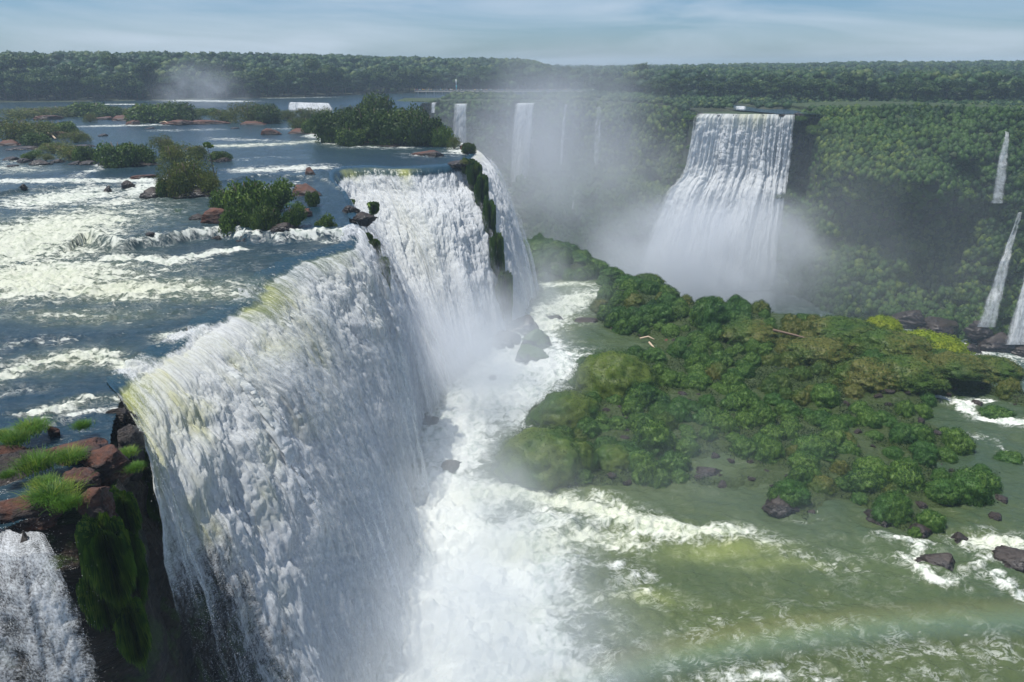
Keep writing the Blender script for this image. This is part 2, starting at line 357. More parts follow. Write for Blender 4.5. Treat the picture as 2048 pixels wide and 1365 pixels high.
def fall(name, ctrl, nS, nQ, mat, prof=None, zfoot=ZT, lump=1.0, up=3.0, attrf=None, ztop=None, back=0.0, parent=None, fold=1.0, edge=0.0, shell=0.0, lsoft=0.0):
    P, s = resample([(*a, *b) for a, b in ctrl], nS)
    lip, foot = P[:, :2], P[:, 2:4]
    d = foot - lip; T = np.linalg.norm(d, axis=1); d = d / T[:, None]
    k = max(3, nS // 40)                                  # smooth the outward direction
    pad = np.pad(d, ((k, k), (0, 0)), 'edge'); d = np.stack([np.convolve(pad[:, j], np.ones(2 * k + 1) / (2 * k + 1), 'valid') for j in (0, 1)], 1)
    d /= np.linalg.norm(d, axis=1)[:, None]
    tan = np.gradient(lip, axis=0); tan /= np.linalg.norm(tan, axis=1)[:, None] + 1e-9
    rag = (fbm(s * .16, 0 * s, 4.4, o=5, g=.62) * 2.6 + .1) * edge      # ragged lip
    lip = lip + d * rag[:, None]; T = T - rag
    nu = max(6, nQ // 14) if up > 0 else 1
    uu = np.linspace(-up, 0, nu)
    q = np.linspace(0, 1, nQ - nu + 1)[1:] ** 1.7
    zt = lvl(lip[:, 0] - d[:, 0] * 2.0, lip[:, 1] - d[:, 1] * 2.0) if ztop is None else np.full(nS, float(ztop))
    H = zt - zfoot
    if prof is None: off = q ** .52
    else:
        pq = np.array(prof); off = np.interp(q, pq[:, 0], pq[:, 1])
        kk = max(2, len(q) // 40); off = np.convolve(np.pad(off, kk, 'edge'), np.ones(2 * kk + 1) / (2 * kk + 1), 'valid'); off = off - off[0] * (1 - q)
    OFF = np.concatenate([np.repeat(uu[None], nS, 0), T[:, None] * off[None]], 1)
    X = lip[:, 0:1] + d[:, 0:1] * OFF; Y = lip[:, 1:2] + d[:, 1:2] * OFF
    Q = np.concatenate([np.zeros(nu), q])[None].repeat(nS, 0)
    if ztop is None and back == 0:
        rz, rf, rt = river_z(X[:, :nu], Y[:, :nu])
        dip = np.clip((uu + 1.6) / 1.6, 0, 1) ** 2 * .35
        Z0 = rz + .05 - dip[None]
        zb = Z0[:, -1:]
        if back: Z0 = Z0 - back
    else:
        Z0 = (zt[:, None] - back) + 0 * X[:, :nu]; zb = Z0[:, -1:]
    Z = np.concatenate([Z0, zb + (zfoot - zb) * q[None]], 1)
    SS = np.repeat(s[:, None], Z.shape[1], 1)
    D3 = np.stack([X, Y, Z], -1)
    AL = np.concatenate([np.zeros((nS, 1)), np.cumsum(np.linalg.norm(np.diff(D3, axis=1), axis=2), 1)], 1)
    # folds and billows pushed outward along the surface normal
    gs = np.gradient(D3, axis=0); gq = np.gradient(D3, axis=1)
    Nn = np.cross(gs, gq); Nn /= np.linalg.norm(Nn, axis=2)[..., None] + 1e-9
    Nn *= np.sign(Nn[:, -2:-1, 0:1] * d[:, None, 0:1] + Nn[:, -2:-1, 1:2] * d[:, None, 1:2] + 1e-6)
    rise = sst(.0, .07, Q); rise2 = sst(.0, .3, Q); sett = 1 - .72 * sst(.25, .85, Q)
    wob = fbm(SS * .15, AL * .06, 3.3, o=2) * 2.0
    disp = (fbm((SS + wob) * .20, AL * .03, 1.1, o=2) * 1.9 + fbm((SS + wob * .5) * .62, AL * .045, 7.1, o=3) * .75) * fold * rise2
    le = (.3 + .7 * sst(0, lsoft, SS / s[-1])) if lsoft else 1.0
    disp += le * (billow((SS + wob) * .46, AL * .20, 2.2, o=3, g=.5) - .22) * 1.9 * lump * rise * sett
    disp += le * (billow((SS + wob) * 1.5, AL * .55, 6.2, o=3, g=.55) - .2) * .34 * lump * rise * (1 - .6 * sst(.2, .7, Q))
    disp += fbm(SS * 3.0, AL * .35, 9.1, o=3) * .12 * lump * sst(0, .02, Q)
    disp += shell * sst(0, .15, Q)
    V = D3 + Nn * disp[..., None]
    foam, tint, cover = attrf(SS / s[-1], Q, SS, AL, X, Y) if attrf else (1 + 0 * Q, 0 * Q, 1 + 0 * Q)
    if ztop is None and back == 0:
        foam = foam.copy(); tint = tint.copy()
        bl = np.clip((uu + .7) / .9, 0, 1)[None]
        foam[:, :nu] = rf * (1 - bl) + foam[:, :nu] * bl; tint[:, :nu] = rt * (1 - bl) + tint[:, :nu] * bl
        cover = cover.copy(); cover[:, 0] = 0
        cover[:10, :nu] = -3
        if shell: cover[:, :nu + 3] = -1
    nr, nc = Z.shape
    return mesh_np(name, V.reshape(-1, 3), grid_faces(nr, nc), mat, parent, True, {'foam': foam, 'tint': tint, 'cover': cover}, np.stack([SS, AL], -1))
def gauss(x, c, w): return np.exp(-((x - c) / w) ** 2)
def attA(u, q, s, al, x, y):
    foam = .72 + .5 * sst(.0, .2, q)
    n = fbm(s * .30, al * .20, 5, o=4)
    crest = sst(.42, .0, q - .22 * n) * (.62 + .5 * n)
    tint = 1.15 * crest * (gauss(u, .07, .08) * 1.1 + gauss(u, .49, .14) * 1.0 + gauss(u, .80, .1) * .45 + gauss(u, .2, .1) * .35)
    tint = tint + .55 * sst(.8, .1, q) * sst(.0, .5, n) * sst(.75, .3, u)
    foam = foam - .35 * sst(.12, .0, q) * (gauss(u, .07, .08) + gauss(u, .47, .12) + gauss(u, .75, .2) * .8)
    foam = foam + .5 * gauss(u, .25, .09) * sst(.2, 0, q)
    cover = 1.22 - 1.15 * sst(.23, .0, u) * sst(.03, .42, q) - .30 * gauss(u, .86, .07) * (1 - q) - 3 * sst(.010, .002, u) * sst(.02, 0, q)
    return foam, np.clip(tint, 0, 1), cover
def attB(u, q, s, al, x, y):
    foam = .85 + .4 * sst(0, .1, q) - .9 * sst(.09, 0, q) * sst(.42, .5, u)
    nb = fbm(s * .35, al * .15, 8, o=4)
    tint = sst(.14, .0, q - .08 * nb) * (.35 + 1.1 * nb) * (gauss(u, .66, .07) * .9 + gauss(u, .80, .03) * 1.3 + gauss(u, .56, .05) * .3) + .25 * gauss(u, .75, .1) * gauss(q, .35, .25)
    cover = 1.15 - .35 * gauss(u, .93, .05) * sst(.05, .4, q) - .55 * gauss(u, .16, .12) * sst(.5, .0, q) - .3 * sst(.05, 0, u)
    return foam, np.clip(tint, 0, 1), cover
def attC(u, q, s, al, x, y):
    foam = .9 + .3 * q
    tint = sst(.05, 0, q) * .4
    cover = .95 - .35 * sst(.12, 0, u) + .2 * sst(.3, .6, u)
    return foam, np.clip(tint, 0, 1), cover + 0 * q
w1 = empty('waterfall', (*A_w[4][0], ZN)); tag(w1, 'wide white waterfall plunging in folds from the near pool beside the red rock ledge', 'waterfall')
w2 = empty('waterfall', (*B_w[6][0], 0)); tag(w2, 'broad frothing waterfall facing forward below the dark river and leafy grove', 'waterfall')
w3 = empty('waterfall', (*C_w[2][0], 0)); tag(w3, 'narrow blue-white waterfall curving over the outer corner behind the mossy spur', 'waterfall')
INV = {}
def under(parent, o):
    o.parent = parent; o.matrix_parent_inverse = __import__('mathutils').Matrix.Translation(parent.location).inverted(); return o
under(w1, fall('curtain', A_w, 1150, 900, M['fall'], attrf=attA, edge=1.0, lsoft=.22))
under(w2, fall('curtain', B_w, 760, 620, M['fall'], prof=[(0, 0), (.015, .02), (.13, .10), (.2, .30), (.34, .50), (.6, .74), (1, 1)], attrf=attB, lump=1.1))
under(w3, fall('curtain', C_w, 420, 520, M['fall'], attrf=attC, lump=.8, fold=.7))
def veil_att(base):
    def g(u, q, s, al, x, y):
        f, t_, c = base(u, q, s, al, x, y); return 1 + 0 * q, t_ * .5, .42 * c + .30 * fbm(s * .12, al * .06, 4, o=3) * 2 - .6 * sst(.1, 0, q) + .25 * sst(.35, .9, q) - 1.6 * sst(.2, .02, u) * sst(.03, .25, q)
    return g
under(w1, fall('spray_veil', A_w, 420, 360, M['veil'], attrf=veil_att(attA), edge=1.0, shell=.9, lump=.8, lsoft=.22))
under(w1, fall('spray_veil', A_w, 300, 260, M['veil'], attrf=veil_att(attA), edge=1.0, shell=1.9, lump=.6, lsoft=.22))
under(w2, fall('spray_veil', B_w, 340, 280, M['veil'], prof=[(0, 0), (.015, .02), (.13, .10), (.2, .30), (.34, .50), (.6, .74), (1, 1)], attrf=veil_att(attB), lump=.9, shell=1.3))
under(w3, fall('spray_veil', C_w, 220, 260, M['veil'], attrf=veil_att(attC), lump=.7, fold=.7, shell=1.2))
# ---- river surface (perspective grid), clipped two metres inside the lip
def inner_line(ctrl, dist):
    P, s = resample([(*a, *b) for a, b in ctrl], 60); d = P[:, 2:4] - P[:, :2]; d /= np.linalg.norm(d, axis=1)[:, None]
    return [tuple(p) for p in (P[:, :2] - d * dist)]
edge_in = inner_line(A_w, 2.2) + inner_line(B_w, 2.0) + inner_line(C_w, 2.0)
back_edge = [(-17, 222), (-22, 262), (-36, 320), (-46, 380), (-50, 425)]
FARLIP = [(-50, 425), (-30, 432), (0, 438), (30, 436), (60, 425), (90, 395), (110, 350), (116, 330), (160, 326), (166, 336), (190, 330), (215, 322), (260, 305), (330, 290), (420, 285)]
near_edge = [(-110, 26), (-40, 29.5), (-29, 29.8), (-26, 30.5), (-24, 33), (-23.6, 37), (-25.5, 41)]
plateau_poly = [(-700, 26)] + near_edge + edge_in + back_edge + FARLIP[1:] + [(1500, 285), (1500, 1300), (-1500, 1300), (-1500, 26)]
ys = 25 * (1320 / 25) ** (np.linspace(0, 1, 900)); tn = np.linspace(-1.15, .9, 1150)
YY = np.repeat(ys[:, None], len(tn), 1); XX = YY * tn[None]
keep = inpoly(XX, YY, plateau_poly) & ((XX < 0) | (YY > 250))
Zr, fo, ti = river_z(XX, YY)
fc = grid_faces(*XX.shape, keep)
V = np.stack([XX, YY, Zr], -1).reshape(-1, 3); UV = np.stack([XX, YY], -1).reshape(-1, 2)
V, fc, fo, ti, UV = compact(V, fc, fo.ravel(), ti.ravel(), UV)
tag(mesh_np('river', V, fc, M['river'], None, True, {'foam': fo, 'tint': ti}, UV), kind='structure')
# ---- cliff under the near falls
def cliff(name, ctrl, nS, nQ, back=2.2, mat=None, foot_in=.55, zfoot=ZT - 3, amp=1.0):
    c2 = []
    for a, b in ctrl:
        a = np.array(a); b = np.array(b); d = (b - a) / np.linalg.norm(b - a)
        c2.append((tuple(a - d * back), tuple(a + (b - a) * foot_in - d * 1.0)))
    P, s = resample([(*a, *b) for a, b in c2], nS)
    q = np.linspace(0, 1, nQ)
    lip, foot = P[:, :2], P[:, 2:4]
    zt = lvl(lip[:, 0], lip[:, 1]) - .9
    zt = np.where(zt > -.9 - 1e9, zt, zt)
    OFF = q ** 1.1
    X = lip[:, :1] + (foot - lip)[:, :1] * OFF; Y = lip[:, 1:2] + (foot - lip)[:, 1:2] * OFF
    Z = zt[:, None] + (zfoot - zt[:, None]) * q[None]
    SS = np.repeat(s[:, None], nQ, 1)
    d = (foot - lip); d /= np.linalg.norm(d, axis=1)[:, None]
    strata = np.abs(((Z * .22 + fbm(SS * .06, Z * .05, 2) * 1.3) % 1) - .5) * 2
    disp = (fbm(SS * .18, Z * .12, 7, o=5) * 2.4 + strata * 1.1 - .6) * amp * sst(0, .06, q)[None]
    V = np.stack([X + d[:, :1] * disp, Y + d[:, 1:2] * disp, Z + fbm(SS * .4, Z * .4, 3) * .4], -1)
    # a shelf running back under the river
    n0 = 8; back_ = np.linspace(14, 0, n0, endpoint=False)
    Vb = np.stack([lip[:, :1] - d[:, :1] * back_, lip[:, 1:2] - d[:, 1:2] * back_, np.repeat(zt[:, None], n0, 1) - .4], -1)
    V = np.concatenate([Vb, V], 1)
    return mesh_np(name, V.reshape(-1, 3), grid_faces(nS, nQ + n0), mat or M['cliff'], None, True)
E_w = [((-40, 30.2), (-34, 16)), ((-30, 30.2), (-26, 17)), ((-26, 30.4), (-22, 19)), ((-22.5, 30.8), (-17, 22)), ((-20.9, 32), (-14.5, 26)), ((-21.4, 35.5), (-14, 30)), ((-22.8, 38.5), (-13.6, 33.5))]
rockwall = E_w + [((-24.5, 41), (-14.5, 37))] + A_w[2:] + B_w[1:] + C_w[1:] + [((-17, 222), (4, 218)), ((-24, 270), (0, 262)), ((-46, 370), (-30, 366)), ((-50, 425), (-42, 405))]
tag(cliff('cliff', rockwall, 900, 220, foot_in=.5), kind='structure')
# the ground beneath the plateau river
def sheet(name, x0, x1, y0, y1, nx, ny, zf, mat, keepf=None):
    xs, y_s = np.linspace(x0, x1, nx), np.linspace(y0, y1, ny)
    X, Y = np.meshgrid(xs, y_s); Z = zf(X, Y)
    fcs = grid_faces(ny, nx, keepf(X, Y) if keepf else None)
    V, fcs = compact(np.stack([X, Y, Z], -1).reshape(-1, 3), fcs)
    return tag(mesh_np(name, V, fcs, mat, None, True), kind='structure')
# ================================================================== LOWER TERRACE WATER
fp = Foam(ZT)
fp.stroke([(820, 1365), (820, 1200), (840, 1060), (870, 960)], 150, 90, 1.6)
fp.stroke([(950, 1400), (960, 1200), (940, 1060)], 190, 110, 1.6); fp.blob(1100, 1330, 130, 60, 1.1); fp.blob(1060, 1060, 160, 60, .95, .12)
fp.stroke([(900, 900), (930, 820), (980, 760), (1040, 720), (1120, 740)], 90, 50, 1.2); fp.blob(1040, 800, 110, 60, 1.2); fp.blob(850, 760, 90, 50, 1.2)
fp.stroke([(1080, 650), (1110, 620), (1150, 600), (1180, 585)], 60, 16, 1.0, .25); fp.stroke([(1100, 570), (1160, 570)], 50, 7, .8, .3); fp.stroke([(1080, 640), (1110, 690), (1120, 720)], 24, 20, .8)
fp.stroke([(1000, 990), (1100, 1000), (1200, 1020), (1290, 1060), (1400, 1065), (1470, 1070)], 80, 22, .95, .35)
fp.stroke([(1180, 990), (1240, 1010), (1290, 1040)], 34, 12, .85, .3); fp.stroke([(1480, 1060), (1560, 1100), (1640, 1120)], 50, 12, .62, .2)
fp.stroke([(1060, 1100), (1150, 1090), (1260, 1080)], 80, 26, .75, .35); fp.stroke([(1250, 1190), (1310, 1160), (1220, 1130)], 50, 18, .6); fp.stroke([(1060, 1230), (1180, 1200), (1300, 1190)], 70, 22, .62, .2)
fp.blob(1450, 1100, 130, 22, .22, .85); fp.blob(1560, 1130, 120, 16, .2, .6); fp.blob(1290, 1200, 80, 20, .4, .6)
fp.blob(1500, 1250, 420, 60, .30, .15); fp.blob(1750, 1130, 260, 60, .22, .2); fp.blob(1900, 1300, 260, 60, .40, .1); fp.blob(1500, 1350, 500, 40, .48, .05); fp.blob(1150, 1300, 150, 60, .55)
fp.stroke([(1540, 1090), (1620, 1110), (1700, 1140)], 60, 12, .5); fp.stroke([(1780, 1080), (1840, 1090)], 40, 8, .7); fp.stroke([(1820, 1120), (1860, 1160), (1930, 1170)], 26, 14, .85)
fp.stroke([(1840, 1100), (1840, 1140)], 22, 16, .7); fp.stroke([(1960, 1090), (2040, 1085)], 60, 24, .95, .3); fp.stroke([(1980, 1100), (1960, 1130), (1930, 1150)], 30, 14, .7)
fp.stroke([(2000, 1150), (2040, 1190)], 30, 10, .8); fp.stroke([(1990, 1150), (2080, 1200)], 20, 8, .8)
fp.stroke([(1880, 792), (1930, 810), (1960, 835), (2000, 845), (2080, 850)], 24, 9, 1.0, .1); fp.stroke([(1950, 800), (1990, 808)], 26, 6, .7); fp.stroke([(1920, 870), (1960, 880)], 34, 9, .5)
fp.stroke([(1990, 900), (2040, 925)], 16, 10, .5); fp.blob(1230, 880, 26, 14, .7); fp.stroke([(1255, 910), (1300, 930)], 20, 8, .7); fp.blob(1240, 820, 22, 16, .9)
fp.stroke([(1600, 1040), (1640, 1035)], 30, 8, .3); fp.blob(900, 850, 80, 26, .9)
def pool_z(x, y):
    f, t = fp.eval(x, y)
    sw = fbm(x * .07, y * .12, 2, o=2) * 1.3 * (.3 + f) + fbm(x * .22 + y * .1, y * .3, 6, o=3) * .5
    ch = fbm(x * .8, y * .9, 4, o=4) * (.16 + .3 * f) + (billow(x * .35, y * .4, 8, o=4) - .22) * 1.6 * f
    big = .5 * np.exp(-((y - np.interp(x, [at(1290, 1060, ZT)[0], at(1600, 1130, ZT)[0]], [at(1290, 1050, ZT)[1], at(1640, 1120, ZT)[1]])) / 1.8) ** 2) * sst(2, 8, x) * sst(34, 26, x)
    return ZT + sw + ch + big, f, t
ys = 18 * (205 / 18) ** (np.linspace(0, 1, 820)); tn = np.linspace(-.9, 2.0, 1500)
YY = np.repeat(ys[:, None], len(tn), 1); XX = YY * tn[None]
rim_px = [(1020, 468), (1150, 500), (1250, 560), (1380, 592), (1500, 600), (1640, 628), (1800, 668), (1900, 705), (2048, 750), (2400, 900)]
RIM = [at(a, b, ZT + 4)[:2] for a, b in rim_px]
terr_poly = [(-60, 5), (-60, 95), (-30, 150), (-12, 215), (0, 222)] + RIM + [(200, 60), (260, 5)]
keep = inpoly(XX, YY, terr_poly) & (XX > -26) & (XX < 185)
Zp, fo, ti = pool_z(XX, YY)
fc = grid_faces(*XX.shape, keep)
ang = R(-14)
UV = np.stack([XX * math.cos(ang) - YY * math.sin(ang), XX * math.sin(ang) + YY * math.cos(ang)], -1).reshape(-1, 2)
V, fc, fo, ti, UV = compact(np.stack([XX, YY, Zp], -1).reshape(-1, 3), fc, fo.ravel(), ti.ravel(), UV)
tag(mesh_np('river_pool', V, fc, M['pool'], None, True, {'foam': fo, 'tint': ti}, UV), kind='structure')
# ---- terrace ground with the green island on it
ISL_px = [(1030, 500), (1060, 560), (1200, 555), (1215, 580), (1200, 600), (1205, 650), (1290, 675), (1330, 700), (1160, 715), (1150, 760), (1240, 790), (1070, 805), (1070, 850), (1180, 860), (985, 900), (1000, 950), (1160, 975),
          (1300, 955), (1450, 975), (1530, 965), (1540, 1020), (1620, 1030), (1700, 990), (1730, 1010), (1830, 1075), (1880, 1050), (1850, 1010), (1990, 1005), (2000, 935), (1880, 930), (1925, 890), (1860, 835), (1870, 785), (1960, 780), (2048, 812), (2300, 900)]
ISL = [at(a, b, ZT + .5)[:2] for a, b in ISL_px]
island_poly = ISL + RIM[::-1]
rl = np.array(RIM)
def seg_dist(x, y, line):
    dmin = np.full(np.shape(x), 1e9)
    for (ax, ay), (bx, by) in zip(line[:-1], line[1:]):
        dx, dy = bx - ax, by - ay; t = np.clip(((x - ax) * dx + (y - ay) * dy) / (dx * dx + dy * dy), 0, 1)
        dmin = np.minimum(dmin, np.hypot(x - ax - t * dx, y - ay - t * dy))
    return dmin
def terr_z(x, y):
    ins = inpoly(x, y, island_poly); dsh = seg_dist(x, y, island_poly + island_poly[:1])
    sd = np.where(ins, dsh, -dsh)
    z = ZT - 1.6 + 2.3 * sst(-3, 2.5, sd) + fbm(x * .35, y * .35, 3, o=4) * .9 * sst(-3, 1, sd)
    drim = seg_dist(x, y, RIM)
    z = z + 3.0 * sst(30, 4, drim) * sst(0, 5, sd)
    pond = np.exp(-((x - at(1420, 930, ZT)[0]) / 7) ** 2 - ((y - at(1420, 930, ZT)[1]) / 3) ** 2)
    z = z - 1.8 * pond
    inside = inpoly(x, y, terr_poly)
    z = np.where(inside, z, z - 60 * sst(0, 14, drim) + fbm(x * .1, y * .1, 1) * 3)
    return z
xs, y_s = np.linspace(-30, 190, 620), np.linspace(10, 250, 640)
X, Y = np.meshgrid(xs, y_s)
tag(mesh_np('terrace', np.stack([X, Y, terr_z(X, Y)], -1).reshape(-1, 3), grid_faces(640, 620), M['ground'], None, True), kind='structure')
# ================================================================== CANYON WATER
xs, y_s = np.linspace(-80, 320, 200), np.linspace(180, 460, 160)
X, Y = np.meshgrid(xs, y_s)
cf = .2 + .35 * np.exp(-((X - 92) / 34) ** 2 - ((Y - 312) / 14) ** 2) + .5 * np.exp(-((X - 165) / 20) ** 2 - ((Y - 238) / 10) ** 2)
tag(mesh_np('canyon_river', np.stack([X, Y, ZC + fbm(X * .08, Y * .08, 1) * .6], -1).reshape(-1, 3), grid_faces(160, 200), M['canyon'], None, True, {'foam': cf, 'tint': 0 * cf}, np.stack([X, Y], -1)), kind='structure')
# ================================================================== FAR CANYON WALL
COLS = [(700, [(203, 480), (330, 470), (345, 460), (600, 420)]), (870, [(203, 430), (320, 424), (345, 414), (575, 378)]), (1000, [(201, 438), (330, 430), (350, 422), (580, 366)]), (1150, [(203, 436), (330, 428), (345, 419), (580, 356)]),
        (1250, [(206, 425), (340, 418), (370, 403), (580, 346)]), (1350, [(214, 388), (380, 380), (400, 365), (585, 332)]), (1400, [(230, 343), (360, 340), (380, 330), (580, 316)]),
        (1500, [(231, 336), (350, 333), (372, 324), (575, 312)]), (1585, [(231, 333), (370, 329), (400, 320), (575, 306)]), (1606, [(224, 352), (380, 348), (408, 330), (590, 303)]),
        (1635, [(218, 334), (330, 316), (430, 312), (610, 290)]), (1720, [(214, 325), (350, 286), (440, 302), (632, 277)]), (1850, [(213, 312), (360, 270), (450, 290), (662, 262)]),
        (1960, [(216, 306), (380, 280), (440, 280), (682, 250)]), (2048, [(220, 297), (400, 273), (430, 270), (702, 243)]), (2320, [(235, 270), (430, 250), (460, 245), (770, 222)])]
def far_loft(n_s, n_q):
    rows = [[], [], [], [], []]
    for px, lst in COLS:
        pts = [at_y(px, py, y) for py, y in lst]
        last = pts[-1]
        for k in range(4): rows[k].append(pts[k])
        rows[4].append((last[0], last[1] - 6, ZC - 4))
    R_ = []
    for r in rows:
        P = np.array(r); u = np.array([c[0] for c in COLS], float)
        uu = np.linspace(u[0], u[-1], n_s)
        R_.append(np.stack([np.interp(uu, u, P[:, k]) for k in range(3)], 1))
    R_ = np.stack(R_, 1)                                  # n_s,5,3
    qk = np.array([0, .36, .48, .94, 1.0]); q = np.linspace(0, 1, n_q)
    out = np.empty((n_s, n_q, 3))
    i = np.clip(np.searchsorted(qk, q) - 1, 0, 3); t = ((q - qk[i]) / (qk[i + 1] - qk[i]))
    out = R_[:, i] * (1 - t)[None, :, None] + R_[:, i + 1] * t[None, :, None]
    return out
FL = far_loft(620, 260)
k = 5; pad = np.pad(FL, ((k, k), (0, 0), (0, 0)), 'edge'); FL = np.mean([pad[j:j + len(FL)] for j in range(2 * k + 1)], 0)
fx, fz = FL[..., 0], FL[..., 2]
dsp = (billow(fx * .035, fz * .045, FL[..., 1] * .03, o=4, g=.55) - .2) * 24 + fbm(fx * .12, fz * .1, 3, o=4) * 3.0
amp = sst(0, .05, np.linspace(0, 1, 260))[None]
pxi = (700 + np.arange(620) * 1620 / 619)[:, None]; wf = sst(1330, 1385, pxi) * sst(1625, 1590, pxi) * np.ones_like(fx); dsp = dsp + (billow(fx * .11, fz * .12, FL[..., 1] * .06 + 9, o=3) - .2) * 8; dsp = dsp * (1 - .9 * wf) - 3 * wf
FL[..., 1] -= dsp * amp
top = FL[:, :1] + np.array([0, 40.0, .2]); mid = FL[:, :1] + np.array([0, 1.0, .2])
FLm = np.concatenate([top, mid, FL], 1)
tag(mesh_np('canyon_cliff', FLm.reshape(-1, 3), grid_faces(620, 262), M['farcliff'], None, True), kind='structure')
FARRIM = [(p[0], p[1]) for p in FL[::10, 0]]
# ================================================================== THE FLAT LAND AND ITS FOREST
shore_px = [(-1400, 212), (-200, 207), (0, 205.5), (200, 203), (400, 199.5), (600, 196), (700, 191), (900, 184), (1100, 180)]
SHORE = [at(a, b, 0)[:2] for a, b in shore_px]
sh = np.array(SHORE)
chan = [((1490, 224), 95, 4.5), ((1600, 221), 50, 2.2), ((1790, 200), 34, 2.2), ((1850, 201), 40, 2.2), ((1920, 199), 26, 1.5), ((1480, 215), 22, 5), ((1700, 204), 60, 1.2), ((1060, 197), 50, 2)]
CH = []
for (a, b), rx, ry in chan:
    c = at(a, b, 0); CH.append((c[0], c[1], rx * mpp(c), abs(at(a, b - ry, 0)[1] - at(a, b + ry, 0)[1]) / 2))
fr_ = np.array(FARRIM)
def land_z(x, y):
    ysh = np.interp(x, sh[:, 0], sh[:, 1]) + fbm(x * .01, y * .01, 2) * 6
    dl = y - ysh
    zl = 4.5 * sst(-40, -260, x) * sst(60, 180, dl) + 3.5 * fbm(x * .009, y * .009, 3) * sst(40, 150, dl) - 1.5 + 1.9 * sst(-3, 3, dl) + 9.5 * sst(8, 170, dl) + 3 * fbm(x * .004, y * .004, 8) * sst(30, 150, dl)
    yr = np.interp(x, fr_[:, 0], fr_[:, 1])
    zr = .6 + 3 * sst(260, 640, x) * sst(150, 500, y - yr) + 3 * fbm(x * .009, y * .009, 3) * sst(120, 300, y - yr) + 5 * sst(150, 700, y - yr) * sst(-50, 350, x) + fbm(x * .03, y * .03, 5) * .4
    z = np.where(x < 0, zl, np.where(x > 70, zr, zl + (zr - zl) * sst(0, 70, x)))
    z = np.where((x > -60) & (y < 455) & (x < 100), np.minimum(z, .55), z)
    z = np.where((x > -40) & (x < 110) & (y < 520), .55, z)
    for cx, cy_, rx, ry in CH:
        z = z - 2.4 * np.exp(-((x - cx) / rx) ** 4 - ((y - cy_) / max(ry, 2)) ** 4)
    return z
ys = 285 * (2600 / 285) ** np.linspace(0, 1, 420); tn = np.linspace(-1.1, 1.0, 560)
YY = np.repeat(ys[:, None], len(tn), 1); XX = YY * tn[None]
yr = np.interp(XX, fr_[:, 0], fr_[:, 1], left=9e3)
keep = np.where(XX < -60, YY > 330, YY > yr + 1.5)
Zl = land_z(XX, YY); fc = grid_faces(*XX.shape, keep & (Zl > -1.4))
V, fc = compact(np.stack([XX, YY, Zl], -1).reshape(-1, 3), fc)
tag(mesh_np('land', V, fc, M['land'], None, True), kind='structure')
M['tree1'] = leaf_mat('forest_leaves', (.010, .036, .012), (.042, .092, .018), (.10, .145, .026), scale=.05, objvar=.6)
M['tree2'] = leaf_mat('far_forest_leaves', (.012, .042, .014), (.044, .098, .020), (.09, .13, .028), scale=.03, objvar=.1)
M['bark'] = plain('bark', (.10, .075, .055), .85)
def ico(sub):
    import bmesh
    bm = bmesh.new(); bmesh.ops.create_icosphere(bm, subdivisions=sub, radius=1)
    v = np.array([tuple(p.co) for p in bm.verts]); f = np.array([[p.index for p in q.verts] for q in bm.faces]); bm.free(); return v, f
ICO = {s: ico(s) for s in (1, 2, 3, 4, 5)}
def cards(P, Nrm, size, rng, asp=.6, jit=.7):
    """one quad leaf at every point"""
    n = len(P)
    a = Nrm + rng.normal(size=(n, 3)) * jit; a /= np.linalg.norm(a, axis=1)[:, None]
    t = np.cross(a, rng.normal(size=(n, 3))); t /= np.linalg.norm(t, axis=1)[:, None] + 1e-9
    b = np.cross(a, t); s = (size * rng.uniform(.55, 1.3, n))[:, None]
    V = np.stack([P - t * s, P - b * s * asp, P + t * s, P + b * s * asp], 1)
    return V.reshape(-1, 3), np.arange(n * 4).reshape(-1, 4)
def lobes_crown(rng, nl, spread, r0, r1, n, size, flat=.75, fill=True, low=.25, asp=.6, jit=.7):
    """leaf quads over several uneven lobes, with darker solid hearts. returns V, quads"""
    Vs, Fs, off = [], [], 0
    for i in range(nl):
        a = rng.uniform(0, 2 * math.pi); d = math.sqrt(rng.uniform(0, 1)) * spread
        c = np.array([math.cos(a) * d, math.sin(a) * d, rng.uniform(-low, 1) * spread * .45]); r = rng.uniform(r0, r1)
        k_ = max(8, int(n / nl)); u = rng.normal(size=(k_, 3)); u /= np.linalg.norm(u, axis=1)[:, None]
        u[:, 2] = np.where(u[:, 2] < -.5, -u[:, 2], u[:, 2])
        rr = r * (rng.uniform(.62, 1.08, k_) + .22 * pnoise(u[:, 0] * 2.2 + i, u[:, 1] * 2.2, u[:, 2] * 2.2))
        P = c + u * rr[:, None] * np.array([1, 1, flat])
        v, f = cards(P, u, size, rng, asp, jit); Vs.append(v); Fs.append(f + off); off += len(v)
        if fill:
            iv, if_ = ICO[1]; v = c + iv * (r * .72 + .15 * r * pnoise(iv[:, 0] * 2 + i, iv[:, 1] * 2, iv[:, 2] * 2))[:, None] * np.array([1, 1, flat])
            Vs.append(v); Fs.append(np.concatenate([if_, if_[:, :1]], 1)[:, [0, 1, 2, 2]] + off); off += len(v)
    return np.vstack(Vs), np.vstack(Fs)
